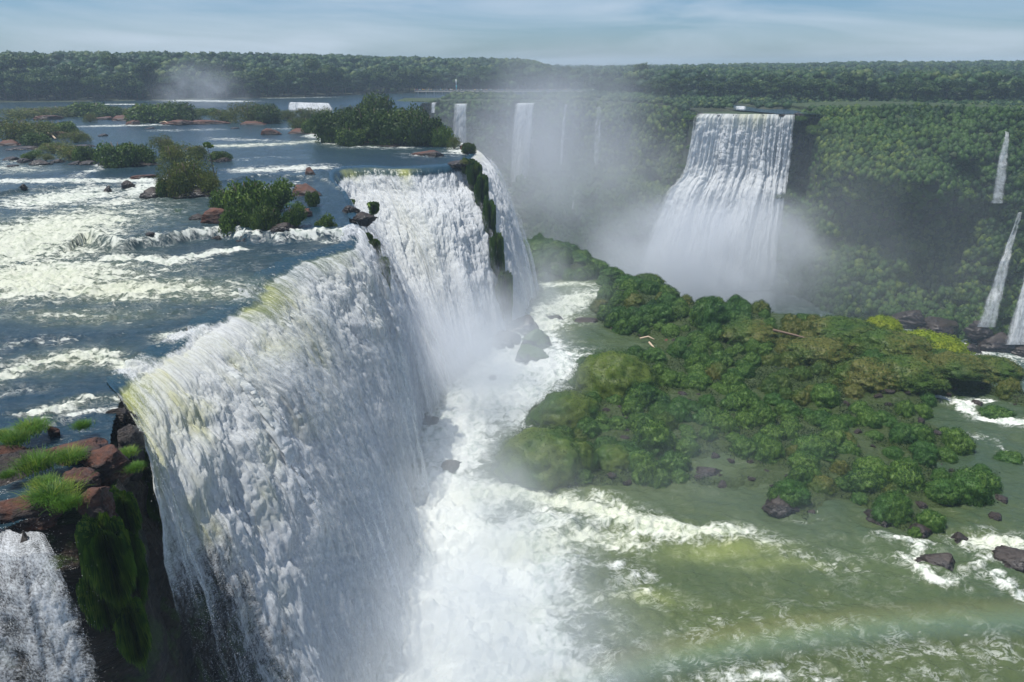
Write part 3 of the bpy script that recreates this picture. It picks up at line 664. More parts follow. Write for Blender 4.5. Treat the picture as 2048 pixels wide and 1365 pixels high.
def mesh_poly(name, V, faces, mat, parent=None, smooth=False):
    """quads given with a repeated last index become triangles"""
    V = np.asarray(V, np.float32); faces = np.asarray(faces, np.int32)
    tri = faces[:, 2] == faces[:, 3]
    lens = np.where(tri, 3, 4).astype(np.int32); st = np.concatenate([[0], np.cumsum(lens)[:-1]]).astype(np.int32)
    mask = np.ones(faces.shape, bool); mask[tri, 3] = False
    loops = faces[mask]
    me = bpy.data.meshes.new(name); me.vertices.add(len(V)); me.vertices.foreach_set('co', V.ravel())
    me.loops.add(len(loops)); me.loops.foreach_set('vertex_index', loops); me.polygons.add(len(faces))
    me.polygons.foreach_set('loop_start', st); me.polygons.foreach_set('loop_total', lens)
    if smooth: me.polygons.foreach_set('use_smooth', np.ones(len(faces), bool))
    me.update(); me.validate(); me.materials.append(mat)
    o = bpy.data.objects.new(name, me); COL.objects.link(o)
    if parent is not None: o.parent = parent
    return o
def tube(pts, rad, ns=6):
    P = np.array(pts, float); V = []
    for i, p in enumerate(P):
        t = P[min(i + 1, len(P) - 1)] - P[max(i - 1, 0)]; t /= np.linalg.norm(t) + 1e-9
        a = np.cross(t, (0.3, .9, .1)); a /= np.linalg.norm(a); b = np.cross(t, a)
        for j in range(ns):
            w = 2 * math.pi * j / ns; V.append(p + (a * math.cos(w) + b * math.sin(w)) * rad[i])
    V = np.array(V); Fq = []
    for i in range(len(P) - 1):
        for j in range(ns): Fq.append((i * ns + j, i * ns + (j + 1) % ns, (i + 1) * ns + (j + 1) % ns, (i + 1) * ns + j))
    n = len(V); V = np.vstack([V, P[:1], P[-1:]])
    for j in range(ns): Fq.append((n, (j + 1) % ns, j, j)); Fq.append((n + 1, (len(P) - 1) * ns + j, (len(P) - 1) * ns + (j + 1) % ns, (len(P) - 1) * ns + (j + 1) % ns))
    return V, np.array(Fq)
def join(lst):
    Vs, Fs, o = [], [], 0
    for v, f in lst: Vs.append(v); Fs.append(f + o); o += len(v)
    return np.vstack(Vs), np.vstack(Fs)
def trunk_mesh(rng, h, r, spread, nlimb=4):
    lst = [tube([(0, 0, -1.5), (rng.normal() * .1, 0, h * .3), (rng.normal() * .2, rng.normal() * .2, h * .7), (rng.normal() * .3, rng.normal() * .3, h)], [r * 1.3, r, r * .7, r * .3])]
    for i in range(nlimb):
        a = rng.uniform(0, 6.28); z0 = h * rng.uniform(.35, .75); d = spread * rng.uniform(.5, .9)
        lst.append(tube([(0, 0, z0), (math.cos(a) * d * .5, math.sin(a) * d * .5, z0 + h * .12), (math.cos(a) * d, math.sin(a) * d, z0 + h * .25)], [r * .45, r * .3, r * .12]))
    return join(lst)
def make_tree(i):
    rng = np.random.default_rng(100 + i)
    h = [15, 17, 13, 16, 19, 14, 15][i]; sp = [4.2, 3.6, 4.6, 3.9, 3.0, 4.0, 4.8][i]
    root = empty('forest_tree', (0, 0, 0))
    V, Fq = lobes_crown(rng, [9, 8, 10, 8, 7, 9, 8][i], sp, 2.0, 3.2, 1300, .62, flat=.85)
    V[:, 2] += h - 3.5
    lowp, lf = lobes_crown(rng, 5, sp * .85, 1.8, 2.8, 500, .62, flat=.9); lowp[:, 2] += h * .42
    V, Fq = join([(V, Fq), (lowp, lf)])
    mesh_poly('crown', V, Fq, M['tree1'], root)
    V, Fq = trunk_mesh(rng, h * .8, .32, sp); mesh_poly('trunk', V, Fq, M['bark'], root)
    return root
protos = [make_tree(i) for i in range(7)]
used = [False] * 7
# scatter: jittered grid
pts = []
def scatter(x0, x1, y0, y1, step, cond, rng):
    gx, gy = np.meshgrid(np.arange(x0, x1, step), np.arange(y0, y1, step))
    gx = gx + rng.uniform(-.42, .42, gx.shape) * step; gy = gy + rng.uniform(-.42, .42, gy.shape) * step
    m = cond(gx, gy); return np.stack([gx[m], gy[m]], 1)
def in_view(x, y, m=.03): return (x / y > -.76 - m) & (x / y < .76 + m)
rngT = np.random.default_rng(21)
left = scatter(-420, 60, 330, 1000, 7.2, lambda x, y: in_view(x, y) & (land_z(x, y) > .25) & (y > np.interp(x, sh[:, 0], sh[:, 1]) + 3) & ((y > 590) | (x < -35)), rngT)
right = scatter(-60, 950, 395, 1150, 9.0, lambda x, y: in_view(x, y) & (land_z(x, y) > .3) & (y > np.interp(x, fr_[:, 0], fr_[:, 1]) + np.where(x > 130, 75, 110)) & ((x > 60) | (y > 600)), rngT)
dl = left[:, 1] - np.interp(left[:, 0], sh[:, 0], sh[:, 1])
order = np.argsort(dl); left = left[order]; dl = dl[order]
n_ind = 190
desc = ['domed', 'narrow', 'broad', 'ragged', 'tall slim', 'low rounded', 'spreading']
def shore_phrase(px):
    if px < 160: return 'at the far bank left end'
    if px < 360: return 'on the far bank left of the spray'
    if px < 520: return 'on the far bank behind the spray'
    if px < 720: return 'on the far bank right of the spray'
    return 'on the far bank behind the grove'
def place_tree(i, x, y, s, label, group, z=None):
    if not used[i]: o = protos[i]; used[i] = True
    else: o = copy_tree(protos[i])
    o.location = (x, y, land_z(np.array(x), np.array(y)) - .3 if z is None else z); o.scale = (s, s, s * rngT.uniform(.9, 1.12)); o.rotation_euler = (0, 0, rngT.uniform(0, 6.28))
    tag(o, label, 'tree', group); return o
for j in range(n_ind):
    x, y = left[j]; i = int(rngT.integers(7)); px = 1024 + F * x / (y * cp + 20 * sp_)
    row = 'at the water edge' if dl[j] < 12 else 'one row in'
    s = rngT.uniform(.55, .98) if dl[j] < 12 else rngT.uniform(.75, 1.2)
    place_tree(i, x, y, s, f'{desc[i]} dark green tree {shore_phrase(px)}, {row}'.replace(' dark green', ' green').replace(' one row in', ' second row').replace(' at the water edge', ' shore row'), 'trees along the far riverbank')
# a handful of emergents that stand out of the skyline
for px, py, y, i in ((66, 104, 470, 4), (30, 112, 470, 3), (216, 110, 480, 4), (445, 121, 500, 1), (470, 119, 520, 4), (786, 126, 620, 4), (1280, 131, 640, 2)):
    p = at_y(px, py, y); zt = float(land_z(np.array(p[0]), np.array(p[1])))
    h = [15, 17, 13, 16, 19, 14, 15][i] * 1.02; s = max(.7, (p[2] - zt) / h)
    nm = {66: 'tallest tree standing above the skyline at the left', 30: 'leaning tree top just left of the tallest skyline tree', 216: 'slim emergent tree between the skyline bumps of the left forest', 445: 'lone emergent tree above the drifting spray', 470: 'tall slim tree just right of the spray on the skyline',
          786: 'small forked emergent tree on the low skyline above the grove', 1280: 'broad rounded tree breaking the hazy skyline in the middle'}[px]
    place_tree(i, p[0], y, s, nm, 'emergent trees on the skyline')
# the right-hand forest: the hundred nearest as trees
dr = right[:, 1] - np.interp(right[:, 0], fr_[:, 0], fr_[:, 1]); right = right[np.argsort(dr)]
def right_phrase(px):
    if px < 1300: return 'behind the misty middle of the far rim'
    if px < 1600: return 'above the great far waterfall'
    if px < 1800: return 'behind the river strip right of the far waterfall'
    return 'at the right end of the far plateau'
for j in range(95):
    x, y = right[j]; i = int(rngT.integers(7)); px = 1024 + F * x / (y * cp + 20 * sp_)
    place_tree(i, x, y, rngT.uniform(.55, .8), f'{desc[i]} hazy green tree {right_phrase(px)}', 'trees on the far plateau')
rest = np.vstack([left[n_ind:], right[95:]])
far = scatter(-900, 1900, 1150, 2300, 22, lambda x, y: in_view(x, y) & (x > -.2 * y), rngT)
def merged_crowns(name, pts_, zf, r0, r1, hh, mat, ncard, csize, label, seed, flat=.8):
    rng = np.random.default_rng(seed); iv, if_ = ICO[1]
    Vs, Fs, off = [], [], 0
    n = len(pts_); rr = rng.uniform(r0, r1, n); hs = hh * rng.uniform(.68, 1.22, n)
    nv = pnoise(iv[:, 0] * 1.7, iv[:, 1] * 1.7, iv[:, 2] * 1.7)
    for kx in range(2):                                   # two stacked lobes
        c = np.column_stack([pts_[:, 0] + rng.normal(size=n) * rr * .35, pts_[:, 1] + rng.normal(size=n) * rr * .35, zf + hs - rr * (.6 if kx == 0 else 1.9)])
        th = rng.uniform(0, 6.28, n); ct, st_ = np.cos(th), np.sin(th)
        b = iv * (1 + .35 * nv)[:, None]
        vx = b[None, :, 0] * ct[:, None] - b[None, :, 1] * st_[:, None]; vy = b[None, :, 0] * st_[:, None] + b[None, :, 1] * ct[:, None]
        rk = rr * (.82 if kx == 0 else 1.0)
        V = np.stack([vx, vy, np.repeat(b[None, :, 2] * flat, n, 0)], -1) * rk[:, None, None] + c[:, None]
        Vs.append(V.reshape(-1, 3)); F_ = (if_[None] + (np.arange(n) * len(iv))[:, None, None]).reshape(-1, 3)
        Fs.append(np.concatenate([F_, F_[:, 2:]], 1) + off); off += n * len(iv)
        if ncard:
            u = rng.normal(size=(n, ncard, 3)); u /= np.linalg.norm(u, axis=2)[..., None]; u[..., 2] = np.abs(u[..., 2]) * 1.0 - .25
            P = c[:, None] + u * (rk[:, None] * rng.uniform(.8, 1.2, (n, ncard)))[..., None]
            v, f = cards(P.reshape(-1, 3), u.reshape(-1, 3), csize, rng); Vs.append(v); Fs.append(f + off); off += len(v)
    V, Fq = np.vstack(Vs), np.vstack(Fs)
    return tag(mesh_poly(name, V, Fq, mat), label, None, None, 'stuff')
merged_crowns('forest', rest, land_z(rest[:, 0], rest[:, 1]), 3.2, 5.4, 13.5, M['tree2'], 26, .9, 'dense dark green rainforest covering the far plateau', 5)
merged_crowns('distant_forest', far, 3 + 0 * far[:, 0], 9, 14, 14, M['tree2'], 10, 2.2, 'hazy distant rainforest along the horizon', 6, .5)
low = scatter(-60, 420, 325, 640, 4.4, lambda x, y: in_view(x, y) & (land_z(x, y) > .25) & (y > np.interp(x, fr_[:, 0], fr_[:, 1]) + 2) & (y < np.interp(x, fr_[:, 0], fr_[:, 1]) + 175) & ((x > -15) | (y > 445)), rngT)
low = low[(fbm(low[:, 0] * .03, low[:, 1] * .03, 2) > -.22) & ~((low[:, 1] > 540) & (low[:, 1] < 566) & (low[:, 0] < 90)) & ~((np.abs(low[:, 0] - 92) < 28) & (low[:, 1] < 352))]
hgt = np.where(low[:, 1] > np.interp(low[:, 0], fr_[:, 0], fr_[:, 1]) + 60, 1, 0)
merged_crowns('scrub', low, land_z(low[:, 0], low[:, 1]), 1.8, 3.0, 2.4, M['tree2'], 20, .5, 'low hazy scrub growing between the far forest and the canyon rim', 8)
# canyon wall cover
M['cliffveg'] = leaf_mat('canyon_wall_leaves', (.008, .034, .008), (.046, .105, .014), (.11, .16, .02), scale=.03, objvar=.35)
nrm = np.cross(np.gradient(FL, axis=0), np.gradient(FL, axis=1)); nrm /= np.linalg.norm(nrm, axis=2)[..., None]; nrm *= np.sign(-nrm[..., 1:2] + 1e-6)
def cliff_idx(n, rng, cond):
    i = rng.integers(0, 620, n); j = rng.integers(2, 250, n); P = FL[i, j]; m = cond(P, i, j) ; return P[m], nrm[i, j][m]
rc = np.random.default_rng(31)
wet_gap = lambda P, i: (700 + i * 1620 / 619 > 1396 + 100 * P[:, 2] / 75) & (700 + i * 1620 / 619 < 1590 + 30 * P[:, 2] / 75)
P, Nn = cliff_idx(26000, rc, lambda P, i, j: ~wet_gap(P, i) & (fbm(P[:, 0] * .05, P[:, 2] * .07, 4) > -.4) & (P[:, 1] / 1 > 200))
P2 = P + Nn * .4
v, f = [], []
def clumps(P, Nn, r0, r1, ncard, csize, rng):
    iv, if_ = ICO[1]; n = len(P); r = rng.uniform(r0, r1, n)
    b = iv * (1 + .4 * pnoise(iv[:, 0] * 1.7, iv[:, 1] * 1.7, iv[:, 2] * 1.7))[:, None]
    th = rng.uniform(0, 6.28, n); ct, s_ = np.cos(th), np.sin(th)
    V = np.stack([b[None, :, 0] * ct[:, None] - b[None, :, 1] * s_[:, None], b[None, :, 0] * s_[:, None] + b[None, :, 1] * ct[:, None], np.repeat(b[None, :, 2] * 1.3, n, 0)], -1) * r[:, None, None] * .85 + P[:, None]
    F_ = (if_[None] + (np.arange(n) * len(iv))[:, None, None]).reshape(-1, 3); F_ = np.concatenate([F_, F_[:, 2:]], 1)
    u = rng.normal(size=(n, ncard, 3)) + Nn[:, None] + np.array([0, 0, .4]); u /= np.linalg.norm(u, axis=2)[..., None]
    Q = P[:, None] + u * (r[:, None] * rng.uniform(.75, 1.15, (n, ncard)))[..., None]
    v, f = cards(Q.reshape(-1, 3), u.reshape(-1, 3), csize, rng)
    return join([(V.reshape(-1, 3), F_), (v, f)])
V, Fq = clumps(P2, Nn, .6, 1.9, 24, .27, rc)
tag(mesh_poly('undergrowth', V, Fq, M['cliffveg']), 'mossy green undergrowth clothing the far canyon wall', None, None, 'stuff')
# bushes on the bulging right-hand slope that one can tell apart
def make_bush(seed, name, mat, n=1500, size=.3, r=1.0, nl=6, flat=.7, cat='shrub', stem=True, fill=True, low=.25, asp=.6, jit=.7):
    """unit bush about 2 m across, base at z=0"""
    rng = np.random.default_rng(seed); root = empty(name, (0, 0, 0))
    V, Fq = lobes_crown(rng, nl, r * .62, r * .38, r * .62, n, size, flat=flat, fill=fill, low=low, asp=asp, jit=jit)
    V[:, 2] -= np.percentile(V[:, 2], 4); mesh_poly('foliage', V, Fq, mat, root)
    if stem:
        lst = []
        for i in range(5):
            a = rng.uniform(0, 6.28); d = r * rng.uniform(.2, .7)
            lst.append(tube([(0, 0, -.3), (math.cos(a) * d * .5, math.sin(a) * d * .5, .35 * r), (math.cos(a) * d, math.sin(a) * d, .8 * r)], [.05 * r, .035 * r, .012 * r], 5))
        V, Fq = join(lst); mesh_poly('stem', V, Fq, M['bark'], root)
    return root
class Stock:
    def __init__(s, protos): s.p = protos; s.u = [False] * len(protos)
    def put(s, i, loc, sc, label, cat, group=None, rot=None, tilt=(0, 0)):
        i = i % len(s.p)
        if not s.u[i]: o = s.p[i]; s.u[i] = True
        else: o = copy_tree(s.p[i])
        o.location = loc; o.scale = sc if hasattr(sc, '__len__') else (sc, sc, sc)
        o.rotation_euler = (tilt[0], tilt[1], random.uniform(0, 6.28) if rot is None else rot); tag(o, label, cat, group); return o
    def clean(s):
        for o, u in zip(s.p, s.u):
            if not u:
                for c in list(o.children): bpy.data.objects.remove(c)
                bpy.data.objects.remove(o)
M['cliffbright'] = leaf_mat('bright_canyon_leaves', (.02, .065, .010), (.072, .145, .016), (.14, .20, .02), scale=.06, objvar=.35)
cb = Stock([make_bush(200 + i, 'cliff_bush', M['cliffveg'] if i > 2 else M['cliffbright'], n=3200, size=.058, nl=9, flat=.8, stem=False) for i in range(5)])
for s in range(5): mesh_poly('stem', *tube([(0, 0, -.4), (.05, 0, .3), (.1, .1, .7)], [.08, .06, .02], 5), M['bark'], cb.p[s])
P, Nn = cliff_idx(5200, rc, lambda P, i, j: (P[:, 0] > 118) & (j > 4) & (P[:, 0] / P[:, 1] < .78))
okp = []
for p in P:
    if all((p[0] - q[0]) ** 2 + (p[2] - q[2]) ** 2 > 24 for q in okp): okp.append(p)
    if len(okp) >= 230: break
def cliff_phrase(p):
    h = 'high on' if p[2] > -18 else ('half way up' if p[2] > -42 else 'low on')
    s = 'beside the great far waterfall' if p[0] < 145 else ('under the river strip' if p[0] < 172 else ('left of the thin right-hand cascades' if p[0] < 196 else 'around the thin right-hand cascades'))
    return h, s
szn = ['small', 'middling', 'large']
for j, p in enumerate(okp):
    h, s = cliff_phrase(p); r = 1.6 + 4.2 * random.random() ** 1.7
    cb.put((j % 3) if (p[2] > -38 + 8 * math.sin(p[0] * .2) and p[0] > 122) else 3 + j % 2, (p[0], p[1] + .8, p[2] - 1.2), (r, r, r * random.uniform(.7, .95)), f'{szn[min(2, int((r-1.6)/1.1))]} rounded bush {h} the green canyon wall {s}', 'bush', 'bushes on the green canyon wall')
for j, (px, py, y, r, lb) in enumerate([(1600, 232, 331, 3.2, 'bush overhanging the top right corner of the great far waterfall'), (1612, 226, 334, 3.6, 'bush at the rim just right of the great far waterfall'), (1628, 224, 334, 3.4, 'second bush along the rim right of the great far waterfall'), (1604, 262, 338, 3.0, 'bush clinging below the top right corner of the great far waterfall'),
        (1616, 300, 340, 3.2, 'bush in the dark recess right of the great far waterfall'), (1392, 232, 342, 3.0, 'bush overhanging the top left corner of the great far waterfall'), (1380, 230, 350, 3.6, 'bush at the rim just left of the great far waterfall'), (1384, 290, 346, 3.0, 'bush on the wall at the upper left side of the great far waterfall'), (1366, 330, 352, 3.4, 'bush on the wall at the shoulder of the great far waterfall'), (1562, 300, 328, 0, ''), (1606, 360, 334, 3.4, 'bush on the ledge at the lower end of the dark recess'), (1580, 470, 312, 3.4, 'bush beside the lower right edge of the great far waterfall'), (1592, 420, 318, 3.6, 'bright bush on the ledge half way down the right edge of the great far waterfall')]):
    if r:
        p = at_y(px, py, y); cb.put(j, (p[0], p[1], p[2] - r * .5), (r, r, r * .8), lb, 'bush', 'bushes framing the great far waterfall')
# ================================================================== FAR WATERFALLS
def ffall(top, foot, label, mat=None, nS=60, nQ=160, prof=None, cover=1.0, ew=.4, lump=.3, edge=.4, fd=.25, tint=0.0, foamv=1.1, fade=True, nm='waterfall', fold=.8):
    """top, foot: lists of (px, py, y)"""
    tp = [at_y(*a) for a in top]; ft = [at_y(*a) for a in foot]
    ctrl = [(a[:2], b[:2]) for a, b in zip(tp, ft)]
    zt = float(np.mean([a[2] for a in tp])); zf = float(np.mean([a[2] for a in ft]))
    def af(u, q, s, al, x, y):
        e = np.minimum(sst(0, ew, u), sst(1, 1 - ew, u))
        return foamv + 0 * q, tint * sst(.12, 0, q) * (.4 + gauss(u, .55, .15)), cover - .75 * (1 - e) - (fd * q if fade else 0) + .5 * fbm(s * .30, al * .016, 3, o=3) * sst(1, .3, q)
    o = fall(nm, ctrl, nS, nQ, mat or M['fallfar'], prof=prof, zfoot=zf, lump=lump, up=3, attrf=af, ztop=zt, edge=edge, fold=fold)
    return tag(o, label, 'waterfall')
ffall([(1400, 229, 338), (1440, 229, 335), (1500, 229, 333), (1550, 229, 331), (1590, 229, 331)], [(1262, 577, 318), (1340, 577, 314), (1430, 577, 311), (1500, 577, 309), (1552, 577, 311)],
      'great two-tier white waterfall pouring from the far plateau into the misty canyon', nS=420, nQ=420, prof=[(0, 0), (.02, .06), (.30, .16), (.36, .22), (.44, .45), (.62, .68), (1, 1)], cover=1.22, ew=.07, lump=.8, edge=2.2, tint=.6, fold=1.6)
ffall([(906, 208, 425), (922, 208, 424), (938, 209, 424)], [(903, 470, 418), (920, 470, 418), (938, 470, 418)], 'twin-streamed pale waterfall nearest the grove on the misty far rim', cover=.9, ew=.22, nS=90, fd=.4)
ffall([(1028, 206, 424), (1045, 206, 423), (1062, 207, 423), (1072, 208, 424)], [(1012, 480, 414), (1028, 480, 414), (1045, 480, 414), (1056, 480, 414)], 'widest pale waterfall in the mist left of the far canyon wall', cover=.88, ew=.2, nS=120, fd=.4)
ffall([(1013, 208, 427), (1020, 208, 427)], [(1011, 400, 420), (1018, 400, 420)], 'faint thread of water just left of the widest misty waterfall', cover=.5, nS=30)
ffall([(1128, 209, 423), (1140, 209, 423)], [(1116, 330, 420), (1128, 330, 420)], 'slim curved misty waterfall between the widest one and the two-strand one', cover=.78, nS=40)
ffall([(1190, 215, 420), (1204, 215, 420)], [(1178, 332, 416), (1206, 332, 416)], 'two-strand misty waterfall on the dark cliff before the canyon wall turns', cover=.72, nS=50)
ffall([(1148, 380, 398), (1156, 380, 398)], [(1140, 420, 392), (1150, 420, 392)], 'tiny white trickle low on the misty far wall', cover=.72, nS=24, nQ=60)
ffall([(1634, 236, 330), (1640, 236, 330)], [(1633, 330, 320), (1640, 330, 320)], 'faint vertical thread of water on the dark recess beside the great far waterfall', cover=.42, nS=24)
ffall([(2009, 264, 283), (2015, 264, 283)], [(1976, 407, 271), (2014, 407, 271)], 'thin upper cascade fanning down the right-hand canyon wall', cover=.74, ew=.34, nS=60, lump=.4, fd=.15, edge=1.0)
ffall([(2034, 426, 262), (2046, 427, 262)], [(1946, 655, 244), (1998, 655, 244)], 'lower white cascade sliding down rocks left of the frame-edge cascade', cover=.76, ew=.3, nS=90, lump=.5, fd=.1, edge=1.2, prof=[(0, 0), (.35, .22), (.4, .4), (.7, .6), (.75, .78), (1, 1)])
ffall([(2075, 470, 256), (2100, 470, 256)], [(2004, 690, 238), (2075, 690, 238)], 'right-hand lower cascade spreading onto boulders at the canyon floor', cover=.9, ew=.2, nS=110, lump=.6, fd=.05, edge=1.2, prof=[(0, 0), (.3, .3), (.6, .6), (1, 1)])
ffall([(572, 206, 372), (600, 205, 366), (640, 206, 362), (672, 207, 360)], [(566, 226, 364), (600, 225, 358), (650, 227, 354), (684, 226, 352)], 'low wide white cascade in the upper river behind the grove', cover=.78, ew=.25, nS=120, nQ=50, lump=.5, fade=False, edge=1.6)
ffall([(862, 206, 400), (874, 206, 400)], [(860, 226, 397), (872, 226, 397)], 'short white waterfall peeping over the right shoulder of the grove', cover=1.1, nS=30, nQ=50, lump=.4)
ffall([(1468, 213, 372), (1480, 213, 372), (1490, 214, 372)], [(1465, 226, 366), (1480, 226, 366), (1494, 226, 366)], 'small white cascade in the river just above the great far waterfall', cover=1.1, nS=40, nQ=40, lump=.4)
# dark rocks breaking the lip of the great far waterfall are placed with the other rocks
# ================================================================== FOOTBRIDGE AND PEOPLE FAR AWAY
M['concrete'] = plain('concrete', (.32, .31, .29), .8); M['steel'] = plain('painted_steel', (.35, .38, .40), .5, .3)
br = empty('footbridge', (-45, 560, .6)); tag(br, 'long low footbridge crossing the hazy plateau behind the misty waterfalls', 'footbridge')
def boxv(x0, x1, y0, y1, z0, z1):
    v = np.array([(x, y, z) for z in (z0, z1) for y in (y0, y1) for x in (x0, x1)], float)
    f = np.array([(0, 2, 3, 1), (4, 5, 7, 6), (0, 1, 5, 4), (2, 6, 7, 3), (0, 4, 6, 2), (1, 3, 7, 5)]); return v, f
mesh_poly('deck', *boxv(-26, 118, -1.6, 1.6, .9, 1.25), M['concrete'], br)
for k_ in range(0, 25): mesh_poly('pier', *boxv(-24 + k_ * 5.9, -23.4 + k_ * 5.9, -1.2, 1.2, -2.5, .898), M['concrete'], br)
for yy in (-1.5, 1.5):
    lst = [boxv(-26, 118, yy - .04, yy + .04, z_, z_ + .07) for z_ in (1.7, 2.25)] + [boxv(-26 + i * 2.4, -25.92 + i * 2.4, yy - .035, yy + .035, 1.25, 2.25) for i in range(61)]
    mesh_poly('railing', *join(lst), M['steel'], br)
def make_person(ci):
    col = [(.75, .75, .72), (.45, .06, .05), (.06, .14, .40), (.7, .45, .06), (.07, .07, .08), (.25, .5, .6)][ci]
    me = bpy.data.meshes.new('person'); sk = [(0, 0, .95), (0, 0, 1.15), (0, 0, 1.38), (0, 0, 1.5), (0, -.02, 1.62), (0, -.02, 1.72),
        (.1, 0, .9), (.11, -.02, .5), (.11, .02, .08), (-.1, 0, .9), (-.11, -.04, .5), (-.11, .04, .08), (.19, 0, 1.38), (.24, -.03, 1.1), (.22, -.2, .95), (-.19, 0, 1.38), (-.25, -.02, 1.1), (-.24, -.1, .86)]
    ed = [(0, 1), (1, 2), (2, 3), (3, 4), (4, 5), (0, 6), (6, 7), (7, 8), (0, 9), (9, 10), (10, 11), (2, 12), (12, 13), (13, 14), (2, 15), (15, 16), (16, 17)]
    rad = [.15, .14, .16, .06, .1, .07, .09, .065, .05, .09, .065, .05, .06, .045, .035, .06, .045, .035]
    me.from_pydata(sk, ed, []); o = bpy.data.objects.new('person', me); COL.objects.link(o)
    m = o.modifiers.new('skin', 'SKIN'); m.use_smooth_shade = True
    for v, r_ in zip(me.skin_vertices[0].data, rad): v.radius = (r_, r_ * .75)
    me.skin_vertices[0].data[0].use_root = True
    dg = bpy.context.evaluated_depsgraph_get(); m2 = bpy.data.meshes.new_from_object(o.evaluated_get(dg)); o.modifiers.clear(); o.data = m2
    t = NT('clothes_and_skin'); z = t.n('SeparateXYZ', {0: t.n('TexCoord').outputs['Object']}).outputs[2]
    c = t.mix(t.math('GREATER_THAN', z, .95), (.05, .06, .09), col); c = t.mix(t.math('GREATER_THAN', z, 1.5), c, (.35, .2, .13))
    m2.materials.append(t.surf(t.n('BsdfPrincipled', {'Base Color': c, 'Roughness': .8}).outputs[0]))
    return o
ppl = Stock([make_person(i) for i in range(6)])
cn = ['white', 'red', 'blue', 'yellow', 'black', 'pale blue']
for k_ in range(78):
    i = random.randrange(6) if k_ > 5 else k_; u = random.random() ** 1.25; xx = -26 + 142 * u
    w_ = 'left end' if xx < 5 else ('left half' if xx < 40 else ('right half' if xx < 75 else 'right end'))
    o = ppl.put(i, (-45 + xx, 560 + random.uniform(-1.2, 1.2), 1.86), random.uniform(.92, 1.08), f'person in a {cn[i]} top on the {w_} of the distant footbridge', 'person', 'people on the distant footbridge')
fl = empty('banner', (at_y(912, 186, 557)[0], 557, 1.86)); tag(fl, 'tall thin white and teal banner on a pole standing above the distant footbridge', 'banner')
mesh_poly('pole', *tube([(0, 0, 0), (0, 0, 5), (.2, 0, 8.4)], [.09, .07, .04]), M['steel'], fl)
M['white'] = plain('white_cloth', (.8, .82, .82)); M['teal'] = plain('teal_cloth', (.05, .45, .5))
mesh_poly('white_cloth', *boxv(-.05, .55, -.03, .03, 4.2, 8.2), M['white'], fl); mesh_poly('teal_cloth', *boxv(-.05, .65, -.03, .03, 1.2, 4.19), M['teal'], fl)
# ================================================================== ROCKS, BUSHES AND GRASS ON THE PLATEAU
from mathutils.bvhtree import BVHTree
from mathutils import Vector, Matrix
def bvh_of(name):
    me = bpy.data.objects[name].data
    n = len(me.vertices); co_ = np.empty(n * 3, np.float32); me.vertices.foreach_get('co', co_)
    m = len(me.polygons); k = len(me.loops) // m; lp = np.empty(m * k, np.int32); me.loops.foreach_get('vertex_index', lp)
    return BVHTree.FromPolygons(co_.reshape(-1, 3).tolist(), lp.reshape(m, k).tolist())
CB = bvh_of('cliff')
def hit(px, py, tree=CB):
    xc, yc = (px - 1024) / F, (682.5 - py) / F
    d = Vector((xc, cp + yc * sp_, -sp_ + yc * cp)).normalized()
    h = tree.ray_cast(Vector((0, 0, CZ)), d); return h[0], h[1]
M['olive'] = leaf_mat('olive_leaves', (.040, .070, .010), (.11, .145, .018), (.17, .16, .03), scale=.6, objvar=.3)
M['green'] = leaf_mat('green_leaves', (.024, .062, .010), (.075, .14, .016), (.13, .20, .025), scale=.6, objvar=.3)
M['dark'] = leaf_mat('dark_leaves', (.014, .038, .008), (.046, .090, .012), (.08, .13, .018), scale=.35, objvar=.3)
M['grass'] = leaf_mat('grass_blades', (.05, .13, .012), (.10, .22, .02), (.22, .28, .04), scale=1.2, objvar=.25, transl=.35)
M['moss'] = leaf_mat('hanging_moss', (.030, .085, .008), (.080, .17, .012), (.14, .22, .02), scale=.8, objvar=.2)
def boulder(seed, flat=.6, planes=14):
    rng = np.random.default_rng(seed); v, f = ICO[4]; v = v.copy()
    v = v * (1 + .22 * fbm(v[:, 0] * 1.1 + seed, v[:, 1] * 1.1, v[:, 2] * 1.1, o=3))[:, None]
    for i in range(planes):
        nn = rng.normal(size=3); nn /= np.linalg.norm(nn); d = rng.uniform(.5, .85); e = v @ nn - d; v = v - np.outer(np.clip(e, 0, 9) * .93, nn)
    v = v * (1 + .06 * fbm(v[:, 0] * 4, v[:, 1] * 4, v[:, 2] * 7 + seed, o=5, g=.6) * 1.9)[:, None]
    v[:, 2] += .035 * np.sign(np.sin(v[:, 2] * 16 + 2 * v[:, 0])) * 0
    r = np.hypot(v[:, 0], v[:, 1]); st = ((v[:, 2] * 5 + fbm(v[:, 0], v[:, 1], seed) * 1.2) % 1); v[:, :2] *= (1 - .17 * (st < .35) - .05 * ((st * 3) % 1 < .3))[:, None]
    v[:, 2] *= flat; return v, f
def rock_proto(seed, mat, flat, name='rock'):
    v, f = boulder(seed, flat); return mesh_np(name, v, f, mat, None, False)
RK = Stock([rock_proto(300 + i, M['rock'], .55) for i in range(6)])
DK = Stock([rock_proto(320 + i, M['darkrock'], .5) for i in range(5)])
MK = Stock([rock_proto(340 + i, M['mossrock'], .6, 'mossy_rock') for i in range(5)])
def put_px(stock, i, px, py, wpx, hpx, z, label, cat, group=None, depth=None, sink=.3, unit=1.0, tilt=(0, 0), rot=None):
    """unit item about 2 across and `unit` tall; py is its foot in the picture; hpx its height"""
    p = at(px, py, z); m = mpp(p); sx = wpx * m / 2; sy = (depth * m / 2) if depth else sx; sz = hpx * m / unit * 1.0
    return stock.put(i, (p[0], p[1] + sy * .35, z - sink * sz * 0), (sx, sy, sz), label, cat, group, rot=rot if rot is not None else random.uniform(-.3, .3), tilt=tilt)
